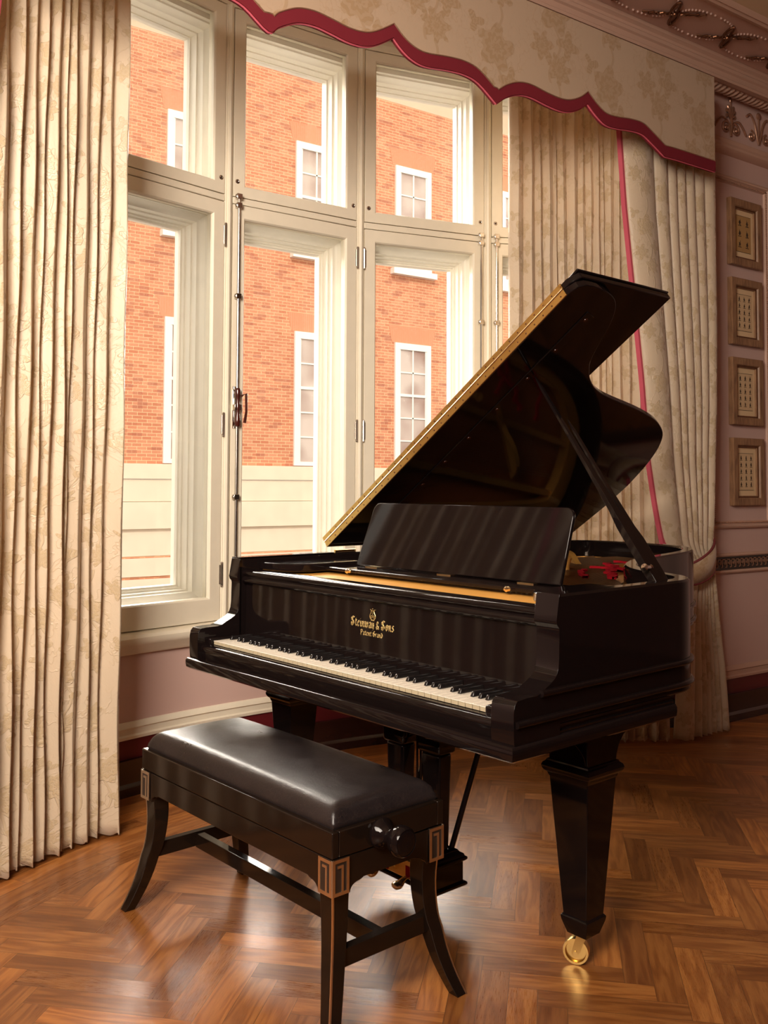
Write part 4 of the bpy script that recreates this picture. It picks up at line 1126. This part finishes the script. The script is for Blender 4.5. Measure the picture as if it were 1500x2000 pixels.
# music desk and its shelf
build('desk_shelf', MB().box(.16, 1.12, .340, .500, .962, .974), 'ebony', Pn, bevel=.003)
for mir in (0, 1):
    pts = smooth_path([(-.03, .200), (.035, .198), (.105, .215), (.150, .255), (.160, .310)], 5) + [(.16, .50), (-.03, .50)]
    if mir: pts = [(1.258 - x * 1.0, y) for x, y in pts]; pts = [(x + .049, y) for x, y in pts]
    build('desk_slide', MB().prism(pts, .958, .985, lambda p, q, h: (p, q, h)), 'ebony', Pn, bevel=.004, smooth=40)
for s_ in (.30, .98): build('desk_hinge', MB().box(s_ - .03, s_ + .03, .430, .448, .972, .977), 'brass_pale', Pn)
build('desk_hinge', MB().box(.62, .68, .430, .448, .972, .977), 'brass_pale', Pn)
for s_ in (.30, 1.00): build('shelf_knob', MB().lathe([(.006, 0), (.007, .006), (.004, .010), (.008, .016), (.005, .021), (0, .022)], (s_, .342, .968), (0, -1, 0), 12), 'brass_pale', Pn)
dz = [(0, 0)]
def desk_poly():
    pts = [(.200, 0), (1.092, 0), (1.092, .190)]
    for q in range(1, 7): a = PI / 2 * q / 6; pts.append((1.062 + .030 * math.cos(a), .190 + .030 * math.sin(a)))
    for q in range(0, 7): a = PI / 2 + PI / 2 * q / 6; pts.append((.250 + .030 * math.cos(a), .190 + .030 * math.sin(a)))
    return pts
ddir = Vector((0, .07, .22)).normalized(); dn = Vector((0, .22, -.07)).normalized()
build('music_desk', MB().prism(desk_poly(), 0, .012, lambda p, q, h: (p, .447 + ddir.y * q * 1.03 + dn.y * h, .977 + ddir.z * q * 1.03 + dn.z * h)), 'ebony', Pn, bevel=.003)
# lid, hinge line across the front
th = math.radians(34.9); O = Vector((UL, .53, 1.02)); E1 = Vector((math.cos(th), 0, math.sin(th))); EN = Vector((-math.sin(th), 0, math.cos(th)))
def LP(e, v, n): p = O + E1 * e + EN * n; return (p.x, v, p.z)
lid = [(.0, .535), (1.385, .535), (1.412, .548), (1.424, .572), (1.424, .632), (1.408, .716), (1.374, .775), (1.308, .826), (1.217, .869), (1.132, .914), (1.096, .948), (1.059, .990), (1.022, 1.050), (.996, 1.110), (.976, 1.178), (.953, 1.285), (.930, 1.401), (.905, 1.51), (.873, 1.622), (.839, 1.702), (.798, 1.774), (.745, 1.832), (.672, 1.885), (.56, 1.938), (.42, 1.98), (.25, 2.0), (.0, 2.0)]
lidS = lid[:4] + smooth_path(lid[3:25], 3)[1:] + lid[25:]
lid_o = build('lid', MB().prism(lidS, 0, .022, lambda p, q, h: LP(p, q, h)), 'ebony', Pn, bevel=.0025)
flap = MB().prism([(0, .545), (1.395, .545), (1.428, .568), (1.430, 1.033), (0, 1.033)], .0285, .050, lambda p, q, h: LP(p, q, h))
fl_o = build('lid_front_flap', flap, 'ebony', Pn, bevel=.003)
build('flap_moulding', MB().prism([(1.385, .56), (1.4335, .56), (1.4335, 1.038), (1.385, 1.038)], .0505, .058, lambda p, q, h: LP(p, q, h)), 'ebony', fl_o, bevel=.003)
hg = MB().prism([(.0, .530), (1.375, .530), (1.375, .5345), (.0, .5345)], .001, .0215, lambda p, q, h: LP(p, q, h))
build('piano_hinge', hg, 'brass', lid_o)
hg = MB().prism([(-.012, .538), (1.372, .538), (1.372, .5445), (-.012, .5445)], .029, .0495, lambda p, q, h: LP(p, q, h))
build('piano_hinge', hg, 'brass', fl_o)
ax = [LP(0, .532, .0250), LP(1.374, .532, .0250)]
build('hinge_pin', MB().tube(ax, .0032, 8), 'brass_pale', lid_o)
sw = MB(); nrm = Vector((0, -1, 0))
for q in range(34):
    e = .03 + q * .0402
    for nn, yy in ((.010, .530), (.0395, .538)):
        c = LP(e + (.012 if nn > .02 else 0), yy, nn); sw.lathe([(.0030, 0), (.0024, .0008), (0, .0006)], c, (0, -1, 0), 8)
build('hinge_screws', sw, 'gilt_dark', lid_o)
build('lid_batten', MB().prism([(.28, .678), (1.332, .678), (1.318, .722), (.28, .722)], -.0035, .001, lambda p, q, h: LP(p, q, h)), 'ebony', lid_o, bevel=.001)
bt = MB()
for e in (.42, .56, .70, .86, 1.02, 1.159, 1.30):
    bt.lathe([(.007, 0), (.0065, .0015), (0, .001)], LP(e, .699, -.0035), (-EN.x, 0, -EN.z), 10)
build('batten_screws', bt, 'handle_dark', lid_o)
for v_ in (.62, 1.45):
    build('lid_hinge', MB().tube([(UL - .002, v_ - .05, 1.004), (UL - .002, v_ + .05, 1.004)], .005, 8), 'brass', Pn)
build('lid_rest_strip', MB().box(UL, UL + RT, .115, .53, 1.0, 1.0035), 'ebony', Pn)
# prop sticks
def stick(p0, p1, w0, w1, t0, name, par):
    p0, p1 = Vector(p0), Vector(p1); d = (p1 - p0).normalized(); sx = Vector((0, 1, 0)).cross(d).normalized(); sy = d.cross(sx)
    vs = []
    L = (p1 - p0).length
    for f, w_, t_ in ((0, w0 * .8, t0), (.05, w0, t0), (.25, w0 * .98, t0), (.32, w0 * .72, t0 * .85), (.6, (w0 + w1) * .36, t0 * .75), (.93, w1 * 1.0, t0 * .5), (1, w1 * .25, t0 * .2)):
        c = p0 + d * L * f
        for a, b in ((-1, -1), (1, -1), (1, 1), (-1, 1)): vs.append(c + sx * a * w_ / 2 * .6 + sy * b * w_ / 2)
    fs = [(3, 2, 1, 0), (24, 25, 26, 27)] + [(4 * i + c, 4 * i + (c + 1) % 4, 4 * i + 4 + (c + 1) % 4, 4 * i + 4 + c) for i in range(6) for c in range(4)]
    return build(name, MB().add(vs, fs), 'ebony', par, bevel=.0015)
pr = stick((1.325, .572, .985), (.778, .716, 1.610), .038, .013, .026, 'lid_prop', Pn)
stick((1.320, .606, .985), (.905, .722, 1.463), .034, .012, .026, 'short_prop', Pn)
build('prop_pivot', MB().lathe([(.009, -.03), (.010, -.024), (.007, -.02), (.007, .02), (.010, .024), (0, .03)], (1.296, .560, 1.035), (.3, -1, .1), 12), 'chrome', pr)
# legs
def piano_leg(cx, cy, scale=1.0, full=True):
    s = scale; lev = []
    top = .062 * s; bot = .037 * s
    L = MB().sqstack([(cx, cy, bot, bot, .122), (cx, cy, top, top, .487)])
    lg = build('leg', L, 'ebony', Pn, bevel=.002)
    c = [(.062, .485), (.064, .489), (.066, .495), (.072, .500), (.076, .506), (.0775, .513), (.075, .520), (.068, .526), (.067, .530), (.063, .531)]
    build('leg_collar', MB().sqstack([(cx, cy, a * s, a * s, z) for a, z in c]), 'ebony', lg, smooth=30)
    f = [(.030, .078), (.041, .112), (.0425, .120), (.0425, .1235), (.039, .128), (.036, .131)]
    build('leg_foot', MB().sqstack([(cx, cy, a * s * (1.0), a * s, z) for a, z in f]), 'ebony', lg, bevel=.0015, smooth=20)
    # bracket head: a block widening in a quarter curve towards the tail
    h = .0625 * s; pts = [(-h, .528), (-h, .645)]
    if full:
        q_ = [(h, .528), (h + .003, .545), (h + .013, .568), (h + .034, .590), (h + .066, .606), (h + .11, .618), (h + .118, .622), (h + .118, .645)]
        pr_ = [(-h, .528)] + q_ + [(-h, .645)]
        build('leg_head', MB().prism(pr_, cx - h, cx + h, lambda p, q, hh: (hh, cy + p, q)), 'ebony', lg, bevel=.002, smooth=30)
        ql = [(-h, .528), (-h - .003, .545), (-h - .014, .565), (-h - .03, .580), (-h - .034, .583), (-h - .034, .592), (-h - .08, .618), (-h - .08, .645), (-h + .01, .645), (-h + .01, .528)]
        build('leg_head', MB().prism(ql, cy - h + .004, cy + h - .004, lambda p, q, hh: (cx + p, hh, q)), 'ebony', lg, bevel=.002, smooth=30)
        # arched line cut in the front face of the head
        ar = [(cx + h - .005 - .105 * (1 - math.cos(a)) , cy - h - .0005, .534 + .066 * math.sin(a)) for a in [PI / 2 * q / 12 for q in range(13)]]
        build('arched_line', MB().tube(ar, .0016, 6), 'ebony', lg)
    else:
        build('leg_head', MB().box(cx - h, cx + h, cy - h, cy + h, .528, .645), 'ebony', lg, bevel=.002)
    # brass caster
    dirn = Vector((.45, -.89, 0)).normalized(); c0 = Vector((cx - .012, cy - .014, .034))
    ca = MB().lathe([(0, -.011), (.007, -.011), (.008, -.004), (.026, -.004), (.0275, -.013), (.033, -.013), (.034, -.009), (.034, .009), (.033, .013), (.0275, .013), (.026, .004), (.008, .004), (.007, .011), (0, .011)], c0, dirn, 32)
    cs = build('caster', ca, 'brass', lg, smooth=40)
    y_ = dirn * .0165; t_ = Vector((cx, cy, .080))
    fk = MB()
    for sg in (-1, 1):
        a = c0 + y_ * sg; b = t_ + y_ * sg; wv = Vector((-dirn.y, dirn.x, 0))
        vs = []
        for p_, w_ in ((a - Vector((0, 0, .010)), .007), (a, .010), (b, .014)):
            for e in (-1, 1):
                for f_ in (-1, 1): vs.append(p_ + wv * w_ * e + dirn * .0018 * f_)
        fk.add(vs, [(0, 1, 3, 2), (4, 5, 1, 0), (6, 7, 3, 2)[::-1], (2, 3, 7, 6), (8, 9, 5, 4), (10, 11, 7, 6), (8, 10, 11, 9), (0, 2, 6, 4), (1, 3, 7, 5), (4, 6, 10, 8), (5, 7, 11, 9)])
    fk.lathe([(.018, .070), (.019, .074), (.014, .082), (.008, .085)], (cx, cy, 0), (0, 0, 1), 16); fk.tube([c0 - y_ * 1.15, c0 + y_ * 1.15], .0045, 10)
    build('caster_fork', fk, 'brass', lg, smooth=40)
    return lg
piano_leg(1.187, .418)
piano_leg(-.008, .338, .95, False)
piano_leg(.24, 1.72, .95, False)
# pedal lyre
ly_ = build('pedal_lyre', MB().box(.500, .780, .268, .385, .092, .160), 'ebony', Pn, bevel=.002)
def plinth(z0, pr): return MB().sweep([(.500, .268), (.780, .268), (.780, .385), (.500, .385)], pr, closed=True)
build('lyre_moulding', plinth(0, [(-.01, .080), (.004, .080), (.009, .084), (.009, .090), (.004, .094), (-.01, .094)]), 'ebony', ly_, smooth=40)
build('lyre_moulding', plinth(0, [(-.02, .152), (.004, .152), (.009, .157), (.009, .163), (.003, .167), (.001, .173), (-.008, .178), (-.012, .184), (-.03, .184)]), 'ebony', ly_, smooth=40)
build('lyre_top', MB().box(.512, .768, .280, .373, .158, .184), 'ebony', ly_)
for cx in (.572, .728):
    build('lyre_post', MB().sqstack([(cx, .325, .030, .024, .182), (cx, .325, .038, .028, .468)]), 'ebony', ly_, bevel=.009, smooth=50)
    build('lyre_post_cap', MB().sqstack([(cx, .325, .040, .031, .466), (cx, .325, .047, .034, .474), (cx, .325, .048, .035, .50), (cx, .325, .050, .036, .645)]), 'ebony', ly_, bevel=.006, smooth=50)
for cx in (.640, .655): build('pedal_rod', MB().tube([(cx, .330, .17), (cx, .330, .65)], .0035, 8), 'ebony', ly_)
for cx, tx in ((.745, .765), (.55, .53)): build('lyre_brace', MB().tube([(cx, .372, .182), (tx, .56, .66)], .0085, 10), 'ebony', ly_)
gp = MB().box(.545, .735, .256, .268, .100, .146)
build('pedal_plate', gp, 'brass', ly_, bevel=.002)
gp = MB().box(.560, .700, .244, .300, .144, .160)
build('pedal_cover', gp, 'brass', ly_, bevel=.002)
for cx in (.575, .690):
    build('felt_bushing', MB().box(cx - .018, cx + .018, .2535, .2565, .104, .140), 'red_felt', ly_)
    pts = [(cx, .262, .118), (cx, .246, .120), (cx, .232, .118), (cx, .222, .110), (cx, .214, .104), (cx, .204, .100), (cx, .196, .099), (cx, .190, .099)]
    pd = MB().tube(pts, [.008, .0085, .009, .011, .015, .018, .0155, .006], 16)
    pd.v = [(x, y - (0), (z - .106) * .62 + .104) for x, y, z in pd.v]
    build('pedal', pd, 'brass_pale', ly_, smooth=60)
bpy.context.view_layer.update()
